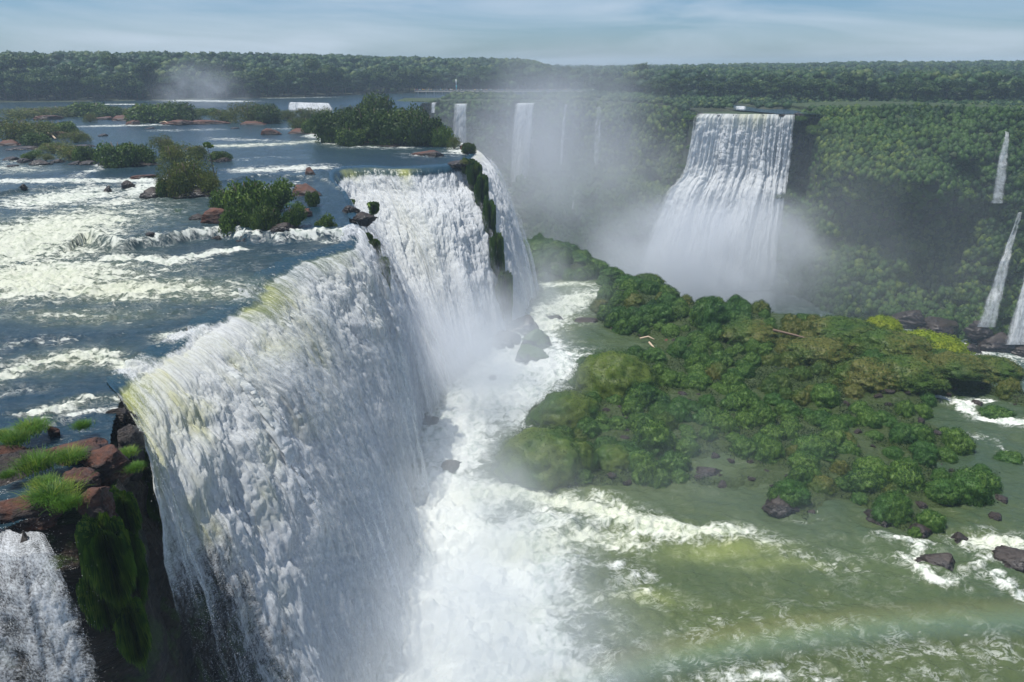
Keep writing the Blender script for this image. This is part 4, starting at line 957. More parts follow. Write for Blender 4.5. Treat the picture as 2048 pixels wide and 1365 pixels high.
# ---- the leafy bushes and shrubs of the islets: px, foot py, width, height, kind, z, label
bush_protos = dict(
    olive=Stock([make_bush(400 + i, 'shrub', M['olive'], n=5200, size=.045, r=1.0, nl=11, flat=1.0, fill=False, low=.6, asp=.35, jit=1.2) for i in range(4)]),
    green=Stock([make_bush(410 + i, 'shrub', M['green'], n=5200, size=.055, r=1.0, nl=10, flat=.9, fill=True, low=.5, jit=1.0) for i in range(4)]),
    dark=Stock([make_bush(420 + i, 'bush', M['dark'], n=6000, size=.050, r=1.0, nl=12, flat=.85, fill=True, low=.6, jit=.9) for i in range(4)]))
BL = [
 (20, 236, 100, 22, 'olive', 'low olive shrub at the left end of the far island row'), (75, 234, 90, 22, 'olive', 'rounded low shrub left of the long far hedge of shrubs'),
 (125, 234, 90, 28, 'olive', 'olive shrub starting the long far row above red rocks'), (175, 234, 100, 33, 'green', 'domed green shrub in the middle of the long far row'), (218, 234, 60, 24, 'green', 'green shrub ending the long far row'),
 (178, 244, 28, 20, 'olive', 'tiny shrub standing in the water before the long far row'), (262, 238, 60, 30, 'olive', 'shrub on the left shoulder of the second far island'),
 (300, 246, 100, 44, 'green', 'bright green shrub in front on the second far island'), (340, 243, 90, 42, 'dark', 'dark shrub on the right of the second far island'), (378, 240, 50, 26, 'olive', 'low shrub trailing off the second far island'),
 (416, 230, 44, 16, 'green', 'tiny bush standing under the drifting spray'), (450, 243, 64, 30, 'olive', 'sparse yellowish shrub left of the third far island'), (492, 246, 84, 50, 'olive', 'tall feathery shrub on the third far island'), (532, 247, 70, 42, 'dark', 'dark shrub on the right of the third far island'), (572, 240, 50, 26, 'olive', 'thin dry shrub before the wide white cascade'), (610, 240, 50, 30, 'olive', 'second thin dry shrub before the wide white cascade'),
 (12, 284, 110, 62, 'olive', 'large olive shrub at the left frame edge'), (64, 276, 90, 40, 'olive', 'pale olive shrub behind the bleached driftwood'), (112, 270, 80, 32, 'green', 'green shrub right behind the bleached driftwood'), (70, 290, 60, 28, 'green', 'bright low shrub left of the bleached driftwood'), (145, 284, 60, 26, 'olive', 'dry shrub right of the bleached driftwood'),
 (100, 306, 80, 24, 'olive', 'low shrub on rocks below the bleached driftwood'), (140, 318, 90, 34, 'olive', 'sprawling shrub left of the round green bush'), (172, 322, 50, 34, 'green', 'small green shrub on dark boulders left of the round green bush'), (88, 320, 34, 14, 'olive', 'yellowish tuft-like shrub on dark boulders'), (58, 318, 40, 16, 'green', 'grassy green clump on a flat boulder at the left'),
 (236, 332, 84, 56, 'green', 'big round green bush on its own rock in mid river'), (276, 328, 66, 46, 'green', 'right half companion of the big round green bush'),
 (322, 305, 56, 42, 'olive', 'thin feathery shrub upstream of the olive thicket'), (345, 335, 80, 60, 'olive', 'tall yellow-olive shrub behind the olive thicket'), (392, 318, 60, 36, 'olive', 'sparse airy shrub left of the slender papaya-like tree'), (440, 320, 46, 20, 'green', 'low green cap of shrub on the small dark rock'),
 (344, 392, 70, 78, 'olive', 'left flank of the dense olive thicket above the rapids'), (378, 388, 100, 88, 'olive', 'dense dome of the olive thicket above the rapids'), (415, 388, 66, 62, 'olive', 'right flank of the dense olive thicket above the rapids'), (330, 392, 34, 40, 'green', 'small green shrub hanging at the left foot of the olive thicket'),
 (500, 440, 110, 92, 'green', 'leafy bush crowning the central red-rock island'), (545, 420, 80, 60, 'green', 'leafy bush on the right back of the central red-rock island'), (460, 425, 70, 56, 'green', 'leafy bush on the left back of the central red-rock island'),
 (475, 472, 70, 66, 'green', 'bright grassy shrub draping the front of the central island'), (525, 474, 70, 70, 'dark', 'dark shrub in the shade at the front of the central island'), (586, 452, 50, 46, 'green', 'drooping green shrub between the two small red rocks'),
 (596, 262, 56, 36, 'olive', 'rounded shrub on the low rock left of the grove'), (628, 266, 50, 32, 'green', 'shrub at the left foot of the grove'), (646, 250, 50, 40, 'olive', 'dry thin shrub behind the left foot of the grove'),
 (672, 284, 90, 70, 'dark', 'rounded dark tree at the left end of the grove'), (700, 262, 60, 70, 'olive', 'bare-twigged olive tree sticking out of the grove top'), (735, 286, 110, 84, 'dark', 'broad dark bush in the front left of the grove'), (748, 262, 84, 82, 'dark', 'tallest domed tree at the back of the grove'), (790, 289, 120, 78, 'dark', 'broad dark bush in the front middle of the grove'),
 (822, 270, 80, 66, 'dark', 'round dark tree at the back right of the grove'), (850, 291, 90, 72, 'dark', 'dense dark bush in the front right of the grove'), (884, 292, 50, 46, 'green', 'sloping green bush at the right shoulder of the grove'), (908, 297, 30, 28, 'olive', 'last olive bush stepping down to the waterfall edge'), (705, 290, 60, 40, 'green', 'low green skirt bush at the front of the grove'),
 (938, 306, 30, 24, 'dark', 'dark round bush on the red knob at the waterfall corner'), (928, 328, 18, 10, 'olive', 'small tuft-like bush on the mossy spur between two waterfalls'),
 (645, 468, 44, 40, 'green', 'grassy shrub at the right tip of the central island'), (626, 410, 30, 34, 'green', 'grassy shrub on the water edge right of the long red slab'), (664, 470, 36, 28, 'green', 'last grassy clump hanging over the water at the island tip')]
for j, (px, py, w, h, kd, lb) in enumerate(BL):
    z = float(lvl(*[np.array(c) for c in at(px, py, -.7)[:2]])) + (.1 if py < 260 else .3)
    if kd == 'olive' and h > 40: h *= .95
    put_px(bush_protos[kd], j, px, py, w * 1.12, h * 1.05, z, lb, 'bush' if kd == 'dark' else 'shrub', 'bushes on the river islets', unit=1.08 if kd != 'olive' else 1.2, depth=w * .8)
# ---- rocks of the islets
RL = [(440, 448, 90, 40, 0, 'big red-brown boulder at the left front of the central island'), (606, 392, 84, 28, 0, 'long flat red slab with grass behind it'), (596, 434, 54, 24, 0, 'small red rock between grassy clumps'),
 (636, 466, 90, 26, 0, 'low red-brown rock at the right tip of the central island'), (520, 478, 190, 26, 1, 'long dark shaded base rock of the central island'), (306, 396, 60, 30, 1, 'dark block at the left foot of the olive thicket'), (380, 394, 120, 26, 1, 'dark base rock under the olive thicket'),
 (618, 350, 30, 20, 0, 'small brown rock on the lip of the frothing waterfall'), (846, 311, 62, 12, 0, 'long low brown rock near the lip below the grove'), (872, 314, 40, 14, 1, 'dark round rock beside the long low brown rock'), (932, 300, 40, 18, 0, 'red rock knob at the waterfall corner'), (918, 330, 60, 13, 1, 'flat dark rock on the spur between two waterfalls'),
 (540, 270, 44, 16, 0, 'red-brown rock jutting left of the grove shrubs'), (600, 268, 90, 12, 0, 'low red rock shelf under the shrubs left of the grove'), (640, 262, 40, 14, 0, 'red rock glimpsed at the grove foot'), (720, 290, 120, 8, 0, 'low red rock rim along the front of the grove'), (800, 292, 150, 8, 1, 'dark rock rim under the right half of the grove'),
 (360, 250, 90, 13, 0, 'flat reddish rocks right of the second far island'), (410, 249, 90, 10, 0, 'long reddish rock shelf in mid river'), (236, 242, 50, 14, 0, 'bright red-orange rock beside the long far row'), (196, 240, 50, 9, 0, 'orange rock bar in front of the long far row'), (90, 240, 60, 12, 0, 'reddish rock patch below the rounded low shrub'), (262, 250, 40, 12, 0, 'reddish stone at the left foot of the second far island'),
 (205, 273, 22, 9, 1, 'lone dark boulder in open water'), (120, 276, 60, 16, 0, 'maroon boulder behind the bleached driftwood'), (10, 292, 60, 14, 0, 'pinkish flat rock at the left frame edge'), (40, 300, 90, 9, 1, 'thin dark ledge below the large left shrub'), (150, 296, 90, 9, 1, 'long dark ledge right below the driftwood'),
 (20, 322, 34, 14, 1, 'dark boulder nearest the left edge in the boulder bar'), (45, 326, 40, 12, 1, 'flat dark boulder carrying a grassy clump'), (76, 331, 44, 15, 1, 'rounded wet boulder in the boulder bar'), (110, 326, 30, 10, 1, 'small dark boulder in the middle of the boulder bar'), (150, 330, 34, 14, 1, 'dark boulder with pale top in the boulder bar'), (175, 330, 40, 14, 1, 'brown boulder left of the big round bush'),
 (205, 331, 34, 10, 1, 'low dark boulder touching the big round bush'), (262, 333, 90, 12, 1, 'dark plinth under the big round bush'), (300, 330, 24, 26, 0, 'reddish rock on the right of the big round bush'), (440, 324, 60, 14, 1, 'small dark rock with a green cap'), (380, 300, 40, 8, 0, 'flat brown rock behind the airy shrub'),
 (282, 358, 60, 10, 0, 'flat maroon rock above the upper rapids'), (254, 372, 26, 16, 1, 'dark rock splitting the upper rapids'), (44, 376, 16, 12, 1, 'black rock poking from the leftmost rapids'), (215, 385, 20, 24, 1, 'dark streaky rock in the falling rapids'), (24, 334, 26, 7, 1, 'low dark stone below the boulder bar'),
 (700, 425, 44, 18, 1, 'wet black rock in the froth right of the island'), (726, 440, 50, 22, 1, 'wet black ledge at the head of the notch'), (120, 250, 20, 5, 1, 'tiny dark stone before the far row'), (300, 258, 26, 6, 1, 'tiny stone above a white ripple'), (470, 258, 20, 5, 1, 'low dark stone below the third far island'), (500, 250, 80, 8, 0, 'reddish base rock of the third far island'), (395, 440, 40, 16, 1, 'dark wet rock left of the red-brown boulder'), (560, 462, 60, 22, 1, 'shaded rock wall under the drooping green shrub'),
 (430, 478, 50, 12, 1, 'wet brown rock beside the little ledge cascade'), (300, 470, 20, 8, 1, 'wet stone peeping through the little ledge cascade'), (345, 482, 16, 12, 1, 'dark stone inside the little ledge cascade')]
for j, (px, py, w, h, kd, lb) in enumerate(RL):
    z = float(lvl(*[np.array(c) for c in at(px, py, -.7)[:2]]))
    p = at(px, py, z); m = mpp(p)
    (DK if kd else RK).put(j, (p[0], p[1] + w * m * .2, z), (w * m * .56, w * m * .42, h * m * 1.35), lb, 'rock', 'rocks of the river islets', rot=random.uniform(-.25, .25))
# ---- the red ledge at the lower left with its grass
def ledge_rock(px, py, wx, wy, hz, z, lb, seed, mat, rot=0.0, flat=.62, tilt=(0, 0)):
    p = at(px, py, z); v, f = boulder(seed, flat, 18)
    v = v * np.array([wx / 2, wy / 2, hz / flat]); o = mesh_np('ledge_rock', v, f, mat, None, False)
    o.location = (p[0], p[1], z - hz * .55); o.rotation_euler = (tilt[0], tilt[1], rot); return tag(o, lb, 'rock', 'slabs of the red rock ledge')
ledge_rock(40, 940, 9, 8.5, 2.6, -1.9, 'broad brown base slab of the near rock ledge at the left edge', 501, M['darkrock'])
ledge_rock(150, 890, 4.6, 3.6, 1.1, -1.35, 'wide purplish-brown slab under the grass at the back of the near ledge', 502, M['rock'], .3)
ledge_rock(205, 912, 3.2, 3.4, 1.8, -1.5, 'brown stepped block on the outer edge of the near ledge', 503, M['rock'], -.2)
ledge_rock(160, 950, 3.0, 1.7, 1.1, -1.05, 'bright rust-red slab in the middle of the near ledge', 504, M['rock'], .1)
ledge_rock(185, 985, 2.6, 2.0, 2.0, -1.2, 'brown corner block under the rust-red slab', 505, M['rock'], -.1)
ledge_rock(45, 1000, 6.0, 2.6, 1.5, -1.35, 'flat rust-brown slab along the front of the near ledge', 506, M['rock'], .05)
ledge_rock(10, 900, 3.2, 2.4, 1.0, -1.35, 'brown slab between grass tufts at the left edge', 507, M['rock'], .4)
ledge_rock(255, 870, 1.6, 3.0, 2.6, -2.0, 'black wet block where the thin water veil begins', 508, M['darkrock'], .1)
ledge_rock(236, 828, 2.4, 2.2, 1.6, -2.3, 'low wet black rock at the corner where the wide waterfall begins', 513, M['darkrock'], .3)
ledge_rock(105, 856, 1.1, .7, .5, -1.5, 'small brown stone behind the grass on the near ledge', 509, M['rock'])
ledge_rock(0, 1075, 3.5, 2.6, 3.0, -2.9, 'dark wet rock below the ledge at the left edge', 510, M['darkrock'])
ledge_rock(45, 1085, 1.5, 1.3, 2.6, -2.2, 'upright black rock splitting the near left cascade', 511, M['darkrock'])
ledge_rock(15, 1180, 3.0, 2.4, 3.4, -4.4, 'smooth wet rock step inside the near left cascade', 512, M['darkrock'])
def tuft(seed, n=900, ln=.68, droop=.6, spread=.6, mat=None, name='grass_tuft', w=.016):
    rng = np.random.default_rng(seed); b = rng.normal(size=(n, 2)) * spread * .5; a = np.arctan2(b[:, 1], b[:, 0]) + rng.normal(size=n) * .7
    L_ = ln * rng.uniform(.5, 1.1, n); out_ = rng.uniform(.25, 1.0, n) * droop; V, Fq = [], []
    ts = np.array([0, .4, .75, 1.0]); d = np.stack([np.cos(a), np.sin(a)], 1); pr = np.stack([-d[:, 1], d[:, 0]], 1)
    rows = []
    for t in ts:
        c = np.column_stack([b + d * (L_ * out_ * t ** 1.5)[:, None], L_ * (t - .45 * out_ * t ** 2.4)]); ww = w * (1.05 - t)
        off = np.column_stack([pr * ww, np.zeros(n)]); rows += [c - off, c + off]
    V = np.stack(rows, 1).reshape(-1, 3); base = np.arange(n)[:, None] * 8
    Fq = np.concatenate([base + np.array([[2 * k_, 2 * k_ + 1, 2 * k_ + 3, 2 * k_ + 2]]) for k_ in range(3)], 0)
    return mesh_np(name, V, Fq, mat or M['grass'])
TF = Stock([tuft(600 + i, droop=[.9, 1.2, 1.0, 1.3][i]) for i in range(4)])
for j, (px, py, w, lb) in enumerate([(165, 850, 40, 'lone round grass tuft at the back corner of the near ledge'), (62, 858, 70, 'large bright grass tuft at the back left of the near ledge'), (30, 880, 66, 'grass tuft spilling forward behind the brown slab at the left edge'), (4, 870, 44, 'grass tuft cut by the left frame edge'),
        (72, 930, 84, 'round bright grass tuft in the centre of the near ledge'), (138, 915, 66, 'spreading grass tuft left of the stepped block'), (15, 948, 34, 'small grass tuft low at the left edge'), (105, 990, 88, 'large yellowing grass tuft in front of the rust-red slab'), (135, 1005, 60, 'yellow trailing grass at the very edge of the near ledge'), (86, 965, 50, 'grass tuft linking the round one and the yellowing one'),
        (355, 425, 26, 'little round grass tuft standing in the rapids'), (400, 440, 36, 'grass tuft left of the red-brown boulder'), (572, 414, 32, 'grass tuft among white threads on the island'), (255, 905, 40, 'bright grass hanging beside the thin water veil'), (268, 935, 40, 'second bright grass clump lower beside the thin water veil')]):
    near = py > 800; z = -1.15 if near else -.9
    if px > 240 and near: z = -2.2
    p = at(px, py, z); m = mpp(p); s = w * m * .60
    TF.put(j, (p[0], p[1], z - .15), (s, s, s * .95), lb, 'grass tuft', 'grass tufts on the rocks')
# ---- hanging moss on the cliffs
def moss_proto(seed):
    rng = np.random.default_rng(seed); v, f = ICO[4]
    v = v * (1 + .35 * fbm(v[:, 0] * 2.2 + seed, v[:, 1] * 2.2, v[:, 2] * 1.6, o=4) * 2.4)[:, None] * np.stack([.8 + .35 * v[:, 2], .8 + .35 * v[:, 2], 1 + 0 * v[:, 2]], 1); tri = f[rng.integers(0, len(f), 9000)]; w_ = rng.dirichlet((1, 1, 1), 9000); P = (v[tri] * w_[..., None]).sum(1); Nn = P / np.linalg.norm(P, axis=1)[:, None]
    m = Nn[:, 1] < .5; P, Nn = P[m], Nn[m]; n = len(P); L_ = rng.uniform(.15, .55, n); t = np.cross(Nn, (0, 0, 1.0)) + rng.normal(size=(n, 3)) * .25; t /= np.linalg.norm(t, axis=1)[:, None]
    a = P - t * .016; b = P + t * .016; c = P + Nn * (L_ * .55)[:, None] - np.array([0, 0, 1]) * L_[:, None] * .35; e = c + Nn * (L_ * .1)[:, None] - np.array([0, 0, 1]) * L_[:, None] * .8
    V = np.stack([a, b, c + t * .008, e], 1).reshape(-1, 3); Fq = np.arange(n * 4).reshape(-1, 4)
    V2, F2 = join([(v * .86, np.concatenate([f, f[:, 2:]], 1)), (V, Fq)])
    return mesh_poly('hanging_moss', V2, F2, M['moss'])
MS = Stock([moss_proto(700 + i) for i in range(3)])
for j, (px, py, w, h, lb) in enumerate([(215, 1085, 70, 150, 'long bright mossy curtain hanging under the near ledge corner'), (262, 1110, 44, 130, 'darker mossy curtain just right of the bright one'), (205, 1170, 60, 100, 'lower dark tongue of the hanging moss under the ledge'), (250, 1010, 40, 80, 'mossy strip between ledge and thin veil'),
        (285, 935, 60, 90, 'mossy hump behind the thin water veil'), (310, 985, 44, 70, 'mossy hump lower behind the thin water veil'), (262, 1230, 50, 120, 'dark moss patch low on the cliff beside the near cascade'), (85, 1165, 40, 60, 'green moss cap on the rock inside the near left cascade'), (110, 1220, 34, 60, 'moss tail trailing down inside the near left cascade')]):
    h0, nn = hit(px, py)
    if h0 is None: continue
    m = mpp(h0); o = MS.put(j, tuple(h0 + Vector((.2, -.6, 0))), (w * m * .55, w * m * .5, h * m * .55), lb, 'moss', 'hanging moss on the cliffs', rot=random.uniform(-.2, .2))
def spur(lip, foot, items, z0):
    for j, (q, r, hz, off, lb) in enumerate(items):
        l_, f_ = np.array(lip), np.array(foot); d = (f_ - l_) / np.linalg.norm(f_ - l_); p = l_ + (f_ - l_) * q ** .55 + d * off
        MS.put(j, (p[0], p[1], z0 + (ZT - z0) * q), (r, r, hz), lb, 'moss', 'hanging moss on the cliffs', rot=.5)
spur(at(930, 325, 0)[:2], (-1, 140.5), [(.01, 1.6, 1.3, .6, 'moss cap on top of the outer spur between two waterfalls'), (.06, 1.5, 2.4, .9, 'bright moss ridge high on the outer spur between two waterfalls'), (.16, 1.3, 3.4, 1.3, 'long moss ridge half way down the outer spur'), (.32, 1.2, 4.2, 1.6, 'dark moss ridge low on the outer spur'), (.52, 1.3, 4.4, 1.8, 'dark wet moss column near the foot of the outer spur'), (.76, 1.6, 4.6, 1.6, 'lowest misty moss column of the outer spur')], 0)
spur(at(716, 468, ZN)[:2], (-14, 92), [(.01, .9, .7, .9, 'small mossy hump at the head of the notch'), (.06, .8, 1.6, 1.5, 'mossy spur dividing the wide fall from the inner fall'), (.15, .75, 2.0, 2.0, 'mossy tongue hanging just below the dividing spur')], ZN)
for px_, py_, r_, lb_ in ((745, 412, 1.3, 'green mossy step on the wet rocks of the notch'), (700, 405, 1.1, 'small green mossy patch above the notch')):
    p_ = at(px_, py_, -1.5); MS.put(1, (p_[0], p_[1], -1.7), (r_, r_ * .7, r_ * .6), lb_, 'moss', 'hanging moss on the cliffs')
# ---- bleached driftwood, papaya-like tree
M['wood'] = plain('bleached_wood', (.55, .42, .30), .8); M['greywood'] = plain('grey_wood', (.16, .11, .08), .85)
def limb(name, px_pts, z, zs, r, mat, lb, cat, extra=None):
    P = [np.array(at(a, b, z)) for a, b in px_pts]; o0 = P[0].copy()
    P = [p - o0 + np.array([0, 0, zz]) for p, zz in zip(P, zs)]
    lst = [tube(P, [r * (1 - .6 * i / len(P)) for i in range(len(P))])]
    for e, ez in (extra or []):
        Q = [np.array(at(a, b, z)) - o0 + np.array([0, 0, zz]) for (a, b), zz in zip(e, ez)]; lst.append(tube(Q, [r * .8 * (1 - .6 * i / len(Q)) for i in range(len(Q))]))
    o = mesh_poly(name, *join(lst), mat); o.location = o0; return tag(o, lb, cat)
limb('driftwood', [(112, 281), (104, 276), (92, 272), (80, 268)], -.1, [.4, .9, 1.3, 1.9], .28, M['wood'], 'bleached forked driftwood branch stranded among shrubs at the left', 'driftwood', [([(108, 279), (104, 272), (101, 264), (94, 260)], [.6, 1.0, 1.7, 2.1])])
limb('driftwood', [(320, 249), (330, 248), (338, 250)], 0, [.5, .9, .5], .22, M['wood'], 'short pale driftwood stick on the rocks right of the second far island', 'driftwood')
pt = empty('papaya_tree', at(436, 388, -.8)); tag(pt, 'slender lone tree with a bare thin trunk and a small leafy top', 'tree')
m_ = mpp(pt.location); hh = 92 * m_
mesh_poly('trunk', *tube([(0, 0, -.5), (-.1, 0, hh * .4), (-.35, 0, hh * .75), (-.7, 0, hh)], [.12, .09, .07, .05]), M['bark'], pt)
V, Fq = lobes_crown(np.random.default_rng(5), 5, .7, .35, .6, 500, .22, fill=False); V = V + np.array([-.7, 0, hh]); mesh_poly('crown', V, Fq, M['green'], pt)
# ================================================================== NEAR LEFT CASCADE
def attE(u, q, s, al, x, y):
    n = fbm(s * .5, al * .2, 2, o=3)
    return .75 + .3 * q + 0 * u, .12 * gauss(u, .55, .1) * q, .33 + .38 * n + .10 * sst(.3, 0, q) + .18 * sst(.75, .95, u) * (1 - q) - .35 * sst(.97, 1, u)
wc = empty('cascade', (-25, 30, -2)); tag(wc, 'thin sparkling cascade spilling over dark rock below the red ledge at the lower left', 'waterfall')
M['fallnear'] = fall_mat('near_cascade_water', su=1.8, sv=.8, bd=.1)
under(wc, fall('curtain', [((-40, 29.3), (-36, 14)), ((-31, 29.3), (-27, 15)), ((-27, 29.5), (-22, 16.5)), ((-24, 29.4), (-17, 18)), ((-22.2, 29.2), (-13.5, 20))], 420, 520, M['fallnear'], zfoot=ZT, lump=.55, fold=.6, up=2.2, attrf=attE, ztop=-2.1, edge=.8, prof=[(0, .02), (.05, .12), (.12, .2), (.3, .42), (.6, .72), (1, 1)]))
# ---- flying drops round the near falls
M['drops'] = plain('water_drops', (.85, .88, .90), .5)
def specks(src, n, amp, size, rng, sel, parent):
    me = src.data; co_ = np.empty(len(me.vertices) * 3, np.float32); me.vertices.foreach_get('co', co_); co_ = co_.reshape(-1, 3) ; co_ = co_[sel(co_)]
    P = co_[rng.integers(0, len(co_), n)] + rng.exponential(amp, (n, 1)) * (np.array([.8, -.35, .1]) + rng.normal(size=(n, 3)) * .5)
    u = rng.normal(size=(n, 3)); u /= np.linalg.norm(u, axis=1)[:, None]; v, f = cards(P, u, size, rng, asp=.8)
    o = mesh_np('spray', v, f, M['drops']); tag(o, None, None, None, 'stuff'); return under(parent, o)
rs = np.random.default_rng(77)
cur = [o for o in bpy.data.objects if o.name.startswith('curtain')]
specks([o for o in cur if o.parent == w1][0], 150000, .5, .019, rs, lambda c: (c[:, 2] < -2.5), w1)
specks([o for o in cur if o.parent == w2][0], 60000, .7, .035, rs, lambda c: (c[:, 2] < -2), w2)
specks([o for o in cur if o.parent == w3][0], 40000, .8, .04, rs, lambda c: (c[:, 2] < -2), w3)
specks([o for o in cur if o.parent == wc][0], 50000, .35, .011, rs, lambda c: c[:, 1] > 22, wc)
# ================================================================== THE GREEN ISLAND BELOW
M['mound'] = leaf_mat('cushion_plants', (.012, .052, .014), (.046, .120, .022), (.10, .18, .028), scale=.22, objvar=.5, transl=.2)
M['moundolive'] = leaf_mat('olive_cushion_plants', (.022, .060, .010), (.056, .108, .014), (.115, .12, .024), scale=.22, objvar=.4, transl=.2)
M['moundlime'] = leaf_mat('lime_leaves', (.10, .16, .010), (.20, .27, .015), (.26, .30, .02), scale=.4, objvar=.2)
def mound(seed, mat, name='cushion_shrub', n=7500, size=.042):
    rng = np.random.default_rng(seed); root = empty(name, (0, 0, 0)); v, f = ICO[5]
    lb_ = billow(v[:, 0] * 1.7 + seed, v[:, 1] * 1.7, v[:, 2] * 1.7, o=2)
    r = .80 + (.22 if n > 9000 else .42) * lb_ + (.035 if n > 9000 else .09) * billow(v[:, 0] * 5.5, v[:, 1] * 5.5, v[:, 2] * 5.5 + seed, o=3) + .05 * 2.2 * fbm(v[:, 0] * 3.2, v[:, 1] * 3.2, v[:, 2] * 3.2 + seed, o=3); V0 = v * r[:, None]; V0[:, 2] = np.where(V0[:, 2] < 0, V0[:, 2] * .5, V0[:, 2]) * .85
    up_ = np.where(v[:, 2] > -.35)[0]; ff = f[(v[f].mean(1)[:, 2] > -.4)]; tri = ff[rng.integers(0, len(ff), n)]; w_ = rng.dirichlet((1, 1, 1), n)
    P = (V0[tri] * w_[..., None]).sum(1) * rng.uniform(.97, 1.11, n)[:, None] + rng.normal(size=(n, 3)) * .02; a, q_ = cards(P, (v[tri] * w_[..., None]).sum(1), size, rng, asp=.32, jit=.9)
    mesh_poly('foliage', *join([(V0 * .985, np.concatenate([f, f[:, 2:]], 1)), (a, q_)]), mat, root)
    return root
M['bouldermoss'] = leaf_mat('boulder_moss', (.016, .052, .008), (.044, .100, .012), (.09, .13, .018), scale=.5, objvar=.2, transl=.15)
for s_ in (0,):
    ST = dict(g=Stock([mound(800 + i, M['mound']) for i in range(7)]), o=Stock([mound(810 + i, M['moundolive'], 'scrub_shrub', 7000, .035) for i in range(4)]), l=Stock([mound(820 + i, M['moundlime'], 'lime_shrub', 6000, .045) for i in range(2)]),
              m=Stock([mound(830 + i, M['bouldermoss'], 'mossy_boulder', 16000, .016) for i in range(3)]))
def tz(p): return float(terr_z(np.array(p[0]), np.array(p[1])))
def put_m(kd, j, px, pyf, w, h, lb, cat, group, depth=None):
    p = at(px, pyf, ZT + .8); m = mpp(p); rx = w * m / 2; ry = (depth or w * .85) * m / 2
    z = max(tz((p[0], p[1] + ry)), ZT - .4)
    ST[kd].put(j, (p[0], p[1] + ry * .8, z - .2), (rx, ry, h * m * .98), lb, cat, group, rot=random.uniform(-.3, .3)); taken.append((p[0], p[1] + ry * .8, max(rx, ry) * .8))
taken = []
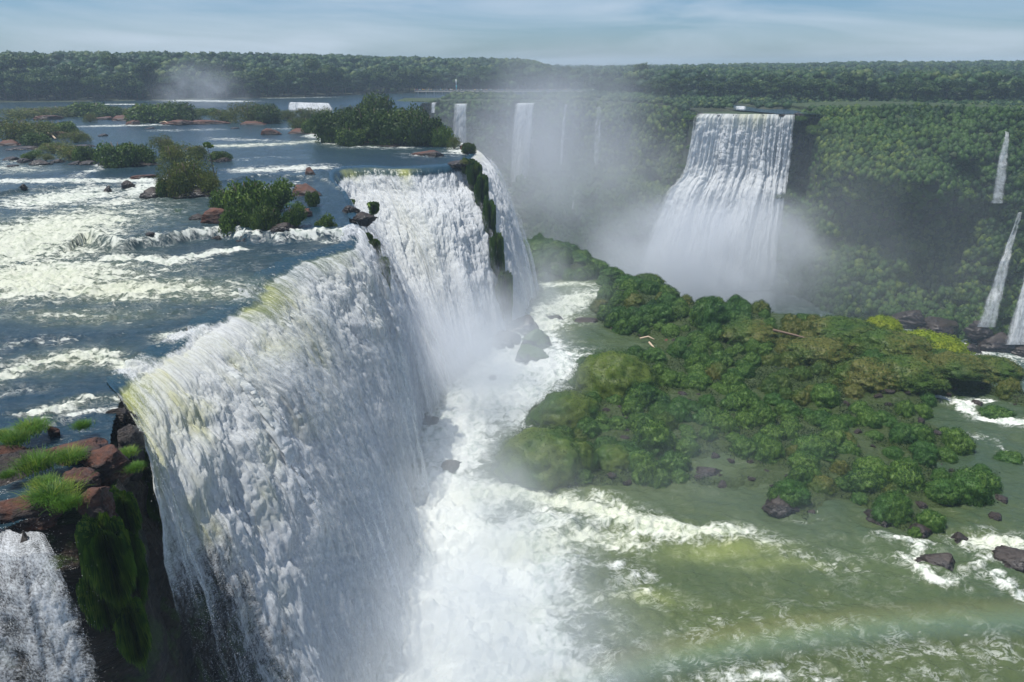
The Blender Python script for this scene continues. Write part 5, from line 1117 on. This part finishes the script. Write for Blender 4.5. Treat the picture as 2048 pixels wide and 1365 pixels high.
SPEC = [('g', 1058, 505, 64, 30, 'leftmost cushion on the tongue touching the outer waterfall', 'shrub'), ('g', 1092, 500, 60, 30, 'second cushion on the crest of the far left tongue', 'shrub'), ('g', 1126, 508, 66, 32, 'tallest cushion on the crest of the far left tongue', 'shrub'), ('g', 1160, 520, 56, 28, 'cushion stepping down the crest of the far left tongue', 'shrub'), ('g', 1192, 534, 52, 24, 'small cushion low on the crest of the far left tongue', 'shrub'), ('g', 1226, 552, 56, 26, 'last cushion where the far left tongue meets the main island', 'shrub'), ('g', 1074, 530, 60, 28, 'front cushion above the dark layered rock', 'shrub'), ('g', 1112, 535, 64, 30, 'broad front cushion in the middle of the far left tongue', 'shrub'), ('g', 1152, 545, 60, 24, 'front cushion at the white reach of the far left tongue', 'shrub'), ('g', 1262, 572, 60, 30, 'cushion linking the tongue to the tall rounded shrubs', 'shrub'), ('m', 1238, 792, 185, 92, 'huge moss-covered boulder with bare rock patches, topmost of the three beside the white channel', 'mossy boulder'), ('m', 1138, 858, 150, 76, 'moss-covered boulder half veiled in mist, middle one of the three beside the white channel', 'mossy boulder'), ('m', 1085, 970, 205, 100, 'broad moss-covered boulder beside the green pool, lowest of the three', 'mossy boulder'), ('m', 1160, 950, 90, 84, 'upright mossy boulder against the right side of the broad lowest boulder', 'mossy boulder'),
  ('g', 1290, 815, 70, 44, 'round dark cushion on a black rock between white trickles', 'shrub'), ('g', 1310, 905, 80, 64, 'tall cushion shrub below the white trickle', 'shrub'), ('g', 1352, 938, 66, 46, 'cushion shrub standing at the mist edge of the dark backwater', 'shrub'), ('m', 1230, 940, 100, 50, 'dark half-mossy rock behind the broad lowest boulder', 'mossy boulder'),
  ('g', 1476, 612, 40, 34, 'single conical shrub poking above the far edge of the island', 'shrub'), ('g', 1422, 672, 74, 60, 'tall dark egg-shaped shrub near the far edge of the island', 'shrub'), ('g', 1310, 590, 60, 46, 'tall rounded shrub on the far edge left of the bare water', 'shrub'), ('g', 1335, 600, 60, 40, 'companion shrub right of the tall rounded one on the far edge', 'shrub'), ('g', 1325, 660, 50, 36, 'dark ball shrub behind the driftwood clearing', 'shrub'),
  ('l', 1780, 652, 72, 26, 'small lime-green shrub on the far crest of the island', 'shrub'), ('l', 1800, 690, 90, 30, 'lime and green shrub just below the small lime crest shrub', 'shrub'), ('l', 1885, 712, 150, 46, 'broad lime-yellow shrub, the brightest on the island crest', 'shrub'),
  ('o', 1510, 700, 120, 34, 'brownish scrub left of the fallen log', 'shrub'), ('o', 1700, 710, 150, 34, 'brown-olive scrub right of the fallen log', 'shrub'), ('o', 1650, 740, 130, 34, 'brown-olive scrub below the fallen log', 'shrub'), ('o', 1800, 745, 150, 38, 'dark olive scrub under the lime shrubs', 'shrub'), ('o', 1930, 750, 170, 40, 'olive scrub right below the broad lime shrub', 'shrub'), ('o', 2010, 745, 120, 34, 'olive scrub on the crest at the right edge', 'shrub'), ('o', 1830, 795, 150, 46, 'rounded olive thicket left of the white side stream', 'shrub'), ('o', 1760, 790, 130, 50, 'olive-green thicket over the small brown pool', 'shrub'), ('o', 1930, 780, 120, 30, 'olive thicket right at the head of the side stream', 'shrub'), ('o', 1300, 560, 60, 20, 'flat olive shrub among the far left cushions', 'shrub'), ('o', 1580, 660, 110, 26, 'olive scrub on the crest left of the fallen log', 'shrub'),
  ('g', 2010, 830, 64, 26, 'low shrub on a rock in the side stream', 'shrub'), ('g', 2036, 918, 56, 26, 'shrub tuft at the right edge between two water reaches', 'shrub'), ('g', 1588, 1010, 74, 44, 'mossy crown of the half-bare dark rock at the pool edge', 'shrub'), ('o', 1650, 985, 70, 30, 'reddish-green cushion right of the half-bare dark rock', 'shrub'), ('g', 1740, 985, 74, 44, 'yellow-green cushion on the lower shore', 'shrub'), ('g', 1798, 1040, 76, 60, 'tall green cushion at the tip of the lower shore', 'shrub'), ('g', 1838, 1066, 30, 26, 'tiny shrub at the very tip of the lower shore', 'shrub'), ('g', 1872, 1052, 54, 38, 'round green cushion detached just right of the shore tip', 'shrub'), ('g', 1955, 1000, 84, 60, 'large bushy cushion ending the lower shore at the right', 'shrub'), ('g', 1900, 1000, 70, 36, 'low cushion left of the large bushy end cushion', 'shrub'),
  ('g', 1898, 1128, 50, 20, 'green cap on the lone black rock in the rapids', 'shrub'), ('g', 2040, 1112, 34, 16, 'green cap on the black rock at the right edge', 'shrub'), ('g', 1640, 920, 90, 44, 'broad cushion above the dark backwater', 'shrub')]
for j, (kd, px, py, w, h, lb, ct) in enumerate(SPEC): put_m(kd, j, px, py, w * 1.08, h * 1.05, lb, ct, 'marked plants and boulders of the green island')
ponds = [at(1420, 935, ZT), at(1500, 955, ZT), at(1250, 885, ZT), at(1370, 800, ZT), at(1290, 690, ZT), at(1600, 1000, ZT), at(1720, 895, ZT), at(1760, 810, ZT), at(1850, 850, ZT), at(1230, 840, ZT)]
prad = [(7, 3.2), (6, 3), (4, 3), (4.5, 2.2), (6, 4), (5, 3), (1.6, 6), (6, 2), (2, 2), (2, 3)]
gx = scatter(-2, 110, 50, 235, 3.15, lambda x, y: inpoly(x, y, island_poly), np.random.default_rng(41))
gx = gx[np.argsort(gx[:, 1])]
def isl_phrase(px, py):
    if py < 560: return 'in the far left tongue of the island by the misty drop'
    if px < 1340: return 'beside the foaming channel side of the island' if py < 720 else 'among the dark rocks by the three mossy boulders'
    if py < 660: return 'along the far crest of the island' 
    if px < 1560: return 'in the middle of the island' if py < 800 else 'above the dark misty backwater'
    if px < 1800: return 'around the fallen log' if py < 760 else 'between the middle of the island and the still side water'
    return 'near the white side stream' if py < 860 else 'on the lower shore by the side water'
cnt = 0; tot = []
for x, y in gx:
    if any(abs(x - p[0]) / a < 1 and abs(y - p[1]) / b < 1 and ((x - p[0]) / a) ** 2 + ((y - p[1]) / b) ** 2 < 1 for p, (a, b) in zip(ponds, prad)): continue
    if any(math.hypot(x - a, y - b) < r * .8 for a, b, r in taken): continue
    tot.append((x, y))
random.shuffle(tot); tot = tot[:285]
sz3 = ['small', 'mid-sized', 'large']; 
for j, (x, y) in enumerate(tot):
    zc_ = y * cp + 51 * sp_; px = 1024 + F * x / zc_; dep = math.atan2(51, y) - PITCH; py = 682.5 + F * math.tan(dep)
    r = random.uniform(1.25, 2.45) * (1.15 if y > 150 else 1); kd = 'o' if (1540 < px < 2040 and 640 < py < 800 and random.random() < .75) or random.random() < .08 else 'g'
    hgt = r * random.uniform(1.0, 1.7) * (1.15 if py < 640 else 1)
    lb = f"{sz3[min(2, int((r - 1.25) / .42))]} {'olive' if kd == 'o' else 'green'} {'tall' if hgt / r > 1.0 else 'flat'} cushion {isl_phrase(px, py)}"
    ST[kd].put(j, (x, y, tz((x, y)) - .45), (r, r * random.uniform(.85, 1.1), hgt), lb, 'shrub', lb.replace(' cushion', ' cushions'))
# low fern cover between the cushions
rg = np.random.default_rng(51)
gp = scatter(-2, 120, 50, 235, .42, lambda x, y: inpoly(x, y, island_poly), rg)
gp = gp[fbm(gp[:, 0] * .16, gp[:, 1] * .16, 12, o=3) > -.12]
for p, (a, b) in zip(ponds, prad): gp = gp[((gp[:, 0] - p[0]) / a) ** 2 + ((gp[:, 1] - p[1]) / b) ** 2 > 1]
gz = terr_z(gp[:, 0], gp[:, 1]); P = np.repeat(np.column_stack([gp, gz + .12]), 4, 0); P += rg.normal(size=P.shape) * np.array([.25, .25, .12])
v, f = cards(P, np.tile([[0, -.2, .8]], (len(P), 1)), .15, rg, asp=.5, jit=.8)
M['fern'] = leaf_mat('fern_cover', (.010, .030, .008), (.030, .066, .012), (.06, .09, .02), scale=.3, objvar=.1)
tag(mesh_np('ground_cover', v, f, M['fern']), 'low ferns and moss covering the rocks between the cushions', None, None, 'stuff')
# ---- rocks of the terrace
TR = [(1580, 1030, 100, 44, 'half-bare dark rock standing at the pool edge under a mossy crown', 1), (1370, 735, 30, 10, 'small dark stone between cushions in the island hollow', 1), (1040, 672, 130, 54, 'big black rock with moss at the foot of the outer waterfall', 1), (1008, 696, 100, 44, 'black rock shoulder left of the big rock under the outer waterfall', 1), (1070, 702, 66, 50, 'mossy knob right of the big rock under the outer waterfall', 2), (1012, 640, 34, 26, 'small square black stump of rock under the outer waterfall', 1), (1060, 720, 80, 26, 'misty moss-topped rock below the knob', 2), (1110, 640, 50, 12, 'dark rock swept by white water in the channel', 1),
  (862, 852, 60, 20, 'black wet rock in the spray under the inner notch', 1), (900, 938, 60, 14, 'flat wet rock awash in foam beneath the wide waterfall', 1), (780, 756, 20, 10, 'small black rock in the mist below the inner waterfall', 1), (985, 758, 24, 10, 'small dark rock in the boiling white pool', 1),
  (1893, 1140, 96, 44, 'lone black rock splitting the rapids at the lower right', 1), (2050, 1140, 90, 50, 'black rock at the right frame edge in the rapids', 1), (1850, 1075, 70, 24, 'low black rock under the shore tip', 1), (1925, 1085, 40, 24, 'sloping black rock awash right of the shore tip', 1), (1780, 1050, 90, 30, 'black rock base of the tall shore-tip cushion', 1), (1625, 1030, 40, 12, 'small black rock right of the half-bare rock', 1), (1998, 1040, 30, 22, 'dark rock right of the large end cushion', 1), (2010, 1005, 50, 12, 'flat dark rock at the right of the lower shore', 1),
  (1450, 975, 40, 14, 'low rock at the edge of the dark backwater', 1), (1250, 835, 60, 30, 'black rock shedding a white trickle', 1), (1235, 870, 34, 24, 'pointed black stone below the white trickle', 1), (1180, 650, 60, 16, 'dark boulder bank on the right of the channel', 1), (1080, 545, 60, 20, 'dark layered rock by the foot of the outermost fall', 1), (1060, 560, 50, 20, 'dark layered step below the layered rock', 1), (1230, 640, 70, 18, 'dark rocks where cushions meet the channel', 1),
  (1370, 810, 50, 14, 'dark rubble boulder in the island hollow', 1), (1400, 790, 40, 12, 'dark boulder in the island hollow under the big cushion', 1), (1340, 690, 60, 14, 'reddish bare rock in the driftwood clearing', 0), (1390, 690, 60, 12, 'second reddish rock in the driftwood clearing', 0), (1420, 950, 60, 12, 'flat wet rock in the dark backwater', 1), (1560, 905, 40, 10, 'flat black rock in a gap between cushions', 1), (1760, 1010, 40, 14, 'brown rock behind the tall shore-tip cushion', 0), (1960, 812, 40, 12, 'dark rock in the side stream', 1), (2030, 800, 60, 26, 'reddish dark rock above the side stream', 0), (1940, 1010, 40, 14, 'red-brown rock at the foot of the large end cushion', 0),
  (1760, 668, 50, 12, 'grey boulder at the far canyon foot behind the crest', 1)]
for j, (px, py, w, h, lb, kd) in enumerate(TR[:-1]):
    p = at(px, py, ZT); m = mpp(p)
    (RK, DK, MK)[kd].put(j, (p[0], p[1] + w * m * .25, ZT - .25), (w * m * .56, w * m * .42, h * m * 1.5 + .3), lb, 'rock', 'rocks of the lower terrace', rot=random.uniform(-.3, .3))
rk = np.random.default_rng(61)
sp = scatter(0, 110, 55, 215, 2.6, lambda x, y: inpoly(x, y, island_poly) , rk)
sd = seg_dist(sp[:, 0], sp[:, 1], ISL); near_p = np.zeros(len(sp), bool)
for p, (a, b) in zip(ponds, prad): near_p |= ((sp[:, 0] - p[0]) / a) ** 2 + ((sp[:, 1] - p[1]) / b) ** 2 < 1.5
sp = sp[(sd < 2.2) | near_p]; rk.shuffle(sp)
for j, (x, y) in enumerate(sp[:110]):
    zc_ = y * cp + 51 * sp_; px = 1024 + F * x / zc_; py = 682.5 + F * math.tan(math.atan2(51, y) - PITCH); r = rk.uniform(.5, 1.3); z = max(tz((x, y)), ZT - .1)
    lb = f"{'small' if r < .9 else 'larger'} wet black stone {isl_phrase(px, py)}"
    DK.put(j, (x, y, z), (r, r * .8, r * .9), lb, 'stone', lb.replace(' stone', ' stones'), rot=rk.uniform(0, 6))
for j, (px, y, w, h, lb) in enumerate([(1432, 337, 2.2, 1.5, 'dark rock splitting the left part of the great far lip'), (1468, 335, 1.6, 1.2, 'dark rock in the lip under the small upper cascade'), (1523, 334, 2.0, 1.4, 'dark rock splitting the middle of the great far lip'), (1561, 333, 2.4, 1.5, 'dark rock splitting the right part of the great far lip'), (1402, 341, 3, 2.2, 'dark rock at the left end of the great far lip'), (1592, 333, 3.4, 2.4, 'dark rock at the right end of the great far lip')]):
    p = at_y(px, 230, y); DK.put(j, (p[0], y - 1.2, p[2] - .2), (w, w * .8, h), lb, 'rock', 'rocks on the lip of the great far waterfall')
# canyon foot boulders at the right
for j, (px, py, y, w, h, lb) in enumerate([(1880, 655, 252, 100, 30, 'dark boulder heap at the canyon foot left of the cascades'), (1960, 662, 247, 50, 34, 'rounded black boulder beside the lower cascade foot'), (1990, 690, 243, 80, 50, 'great black boulder between the two lower cascades'), (2040, 705, 238, 60, 30, 'black boulder under the frame-edge cascade'), (1820, 640, 256, 70, 30, 'mossy dark boulder on the canyon floor'), (1930, 700, 240, 60, 22, 'low dark boulder in the misty canyon stream')]):
    p = at_y(px, py, y); m = mpp(p); DK.put(j, (p[0], y, p[2]), (w * m * .6, w * m * .5, h * m * 1.3), lb, 'boulder', 'boulders on the canyon floor')
limb('fallen_log', [(1545, 672), (1590, 684), (1645, 698)], ZT + 3, [1.2, 1.3, 1.0], .26, M['greywood'], 'long dark fallen log lying across the island scrub', 'log')
limb('driftwood', [(1280, 682), (1296, 680), (1308, 684)], ZT + .5, [.5, .7, .5], .22, M['wood'], 'bleached driftwood piece at the pool behind the huge mossy boulder', 'driftwood')
limb('driftwood', [(1298, 690), (1303, 697), (1310, 702)], ZT + .5, [.5, .6, .5], .22, M['wood'], 'short bleached driftwood right below the first piece', 'driftwood')

for st_ in [RK, DK, MK, TF, MS, cb, ppl, *bush_protos.values(), *ST.values()]: st_.clean()
# ================================================================== SPRAY AND HAZE
def mist_mat(name, dens, scale, thr=.35, soft=.35, pw=1.4, col=(.93, .96, 1.0), stretch=(1, 1, 1)):
    t = NT(name); oc = t.n('TexCoord').outputs['Object']; pos = t.n('NewGeometry').outputs['Position']
    r = t.n('VectorMath', {0: oc}, operation='LENGTH').outputs['Value']
    fall_ = t.math('POWER', t.math('MAXIMUM', t.math('SUBTRACT', 1.0, r), 0.0), pw)
    nz_ = t.mr(t.noise(t.mapping(pos, stretch), scale, 3, .55, .4), thr, thr + soft, .12, 1.0)
    d = t.math('MULTIPLY', t.math('MULTIPLY', fall_, nz_), dens)
    v = t.n('VolumePrincipled', {'Color': (*col, 1), 'Density': d, 'Anisotropy': .25})
    return t.vol(v.outputs[0])
def mist(label, c, r, dens, scale=.05, **kw):
    me_v, me_f = ICO[3]; o = mesh_np('mist', me_v, me_f, mist_mat('mist_air', dens, scale, **kw)); o.location = c; o.scale = r
    o.visible_shadow = True
    return tag(o, label, None, None, 'stuff')
mist('great mist plume rising from the canyon left of the far wall', (22, 350, -26), (80, 66, 66), .032, .022, thr=.32, pw=1.2)
mist('mist filling the foot of the great far waterfall', (86, 296, -62), (68, 30, 40), .19, .04, thr=.3, pw=1.2)
mist('mist drifting along the canyon floor', (150, 280, -50), (120, 60, 56), .0085, .03, pw=1.0)
mist('dense spray boiling at the foot of the inner waterfall', (-6, 112, -27), (20, 32, 17), .21, .10, pw=1.3)
mist('dense spray at the foot of the wide near waterfall', (-3, 62, -30), (16, 34, 13), .16, .12, pw=1.2)
mist('dense spray at the bottom of the picture', (-1, 44, -30), (19, 24, 11), .17, .14, pw=1.2)
mist('spray at the foot of the outer waterfall', (8, 156, -28), (17, 24, 14), .075, .09, pw=1.3)
mist('thin bluish mist drifting over the lower island', (22, 78, -28), (30, 22, 7), .022, .09, pw=1.0, col=(.85, .93, 1.0))
mist('spray cloud drifting over the upper river', (-158, 392, 6), (30, 24, 20), .05, .07, pw=1.3)
# thin air over everything
t = NT('thin_haze'); hz = t.vol(t.n('VolumePrincipled', {'Color': (.66, .84, 1.0, 1), 'Density': .00030, 'Anisotropy': .1}).outputs[0])
b0, f0 = boxv(-2600, 2600, -60, 2700, -100, 38)
tag(mesh_poly('haze', b0, f0, hz), None, None, None, 'stuff')
cy.volume_step_rate = 2.0

# ---- the faint rainbow standing in the spray over the pool: a coloured band of lit mist on one circle
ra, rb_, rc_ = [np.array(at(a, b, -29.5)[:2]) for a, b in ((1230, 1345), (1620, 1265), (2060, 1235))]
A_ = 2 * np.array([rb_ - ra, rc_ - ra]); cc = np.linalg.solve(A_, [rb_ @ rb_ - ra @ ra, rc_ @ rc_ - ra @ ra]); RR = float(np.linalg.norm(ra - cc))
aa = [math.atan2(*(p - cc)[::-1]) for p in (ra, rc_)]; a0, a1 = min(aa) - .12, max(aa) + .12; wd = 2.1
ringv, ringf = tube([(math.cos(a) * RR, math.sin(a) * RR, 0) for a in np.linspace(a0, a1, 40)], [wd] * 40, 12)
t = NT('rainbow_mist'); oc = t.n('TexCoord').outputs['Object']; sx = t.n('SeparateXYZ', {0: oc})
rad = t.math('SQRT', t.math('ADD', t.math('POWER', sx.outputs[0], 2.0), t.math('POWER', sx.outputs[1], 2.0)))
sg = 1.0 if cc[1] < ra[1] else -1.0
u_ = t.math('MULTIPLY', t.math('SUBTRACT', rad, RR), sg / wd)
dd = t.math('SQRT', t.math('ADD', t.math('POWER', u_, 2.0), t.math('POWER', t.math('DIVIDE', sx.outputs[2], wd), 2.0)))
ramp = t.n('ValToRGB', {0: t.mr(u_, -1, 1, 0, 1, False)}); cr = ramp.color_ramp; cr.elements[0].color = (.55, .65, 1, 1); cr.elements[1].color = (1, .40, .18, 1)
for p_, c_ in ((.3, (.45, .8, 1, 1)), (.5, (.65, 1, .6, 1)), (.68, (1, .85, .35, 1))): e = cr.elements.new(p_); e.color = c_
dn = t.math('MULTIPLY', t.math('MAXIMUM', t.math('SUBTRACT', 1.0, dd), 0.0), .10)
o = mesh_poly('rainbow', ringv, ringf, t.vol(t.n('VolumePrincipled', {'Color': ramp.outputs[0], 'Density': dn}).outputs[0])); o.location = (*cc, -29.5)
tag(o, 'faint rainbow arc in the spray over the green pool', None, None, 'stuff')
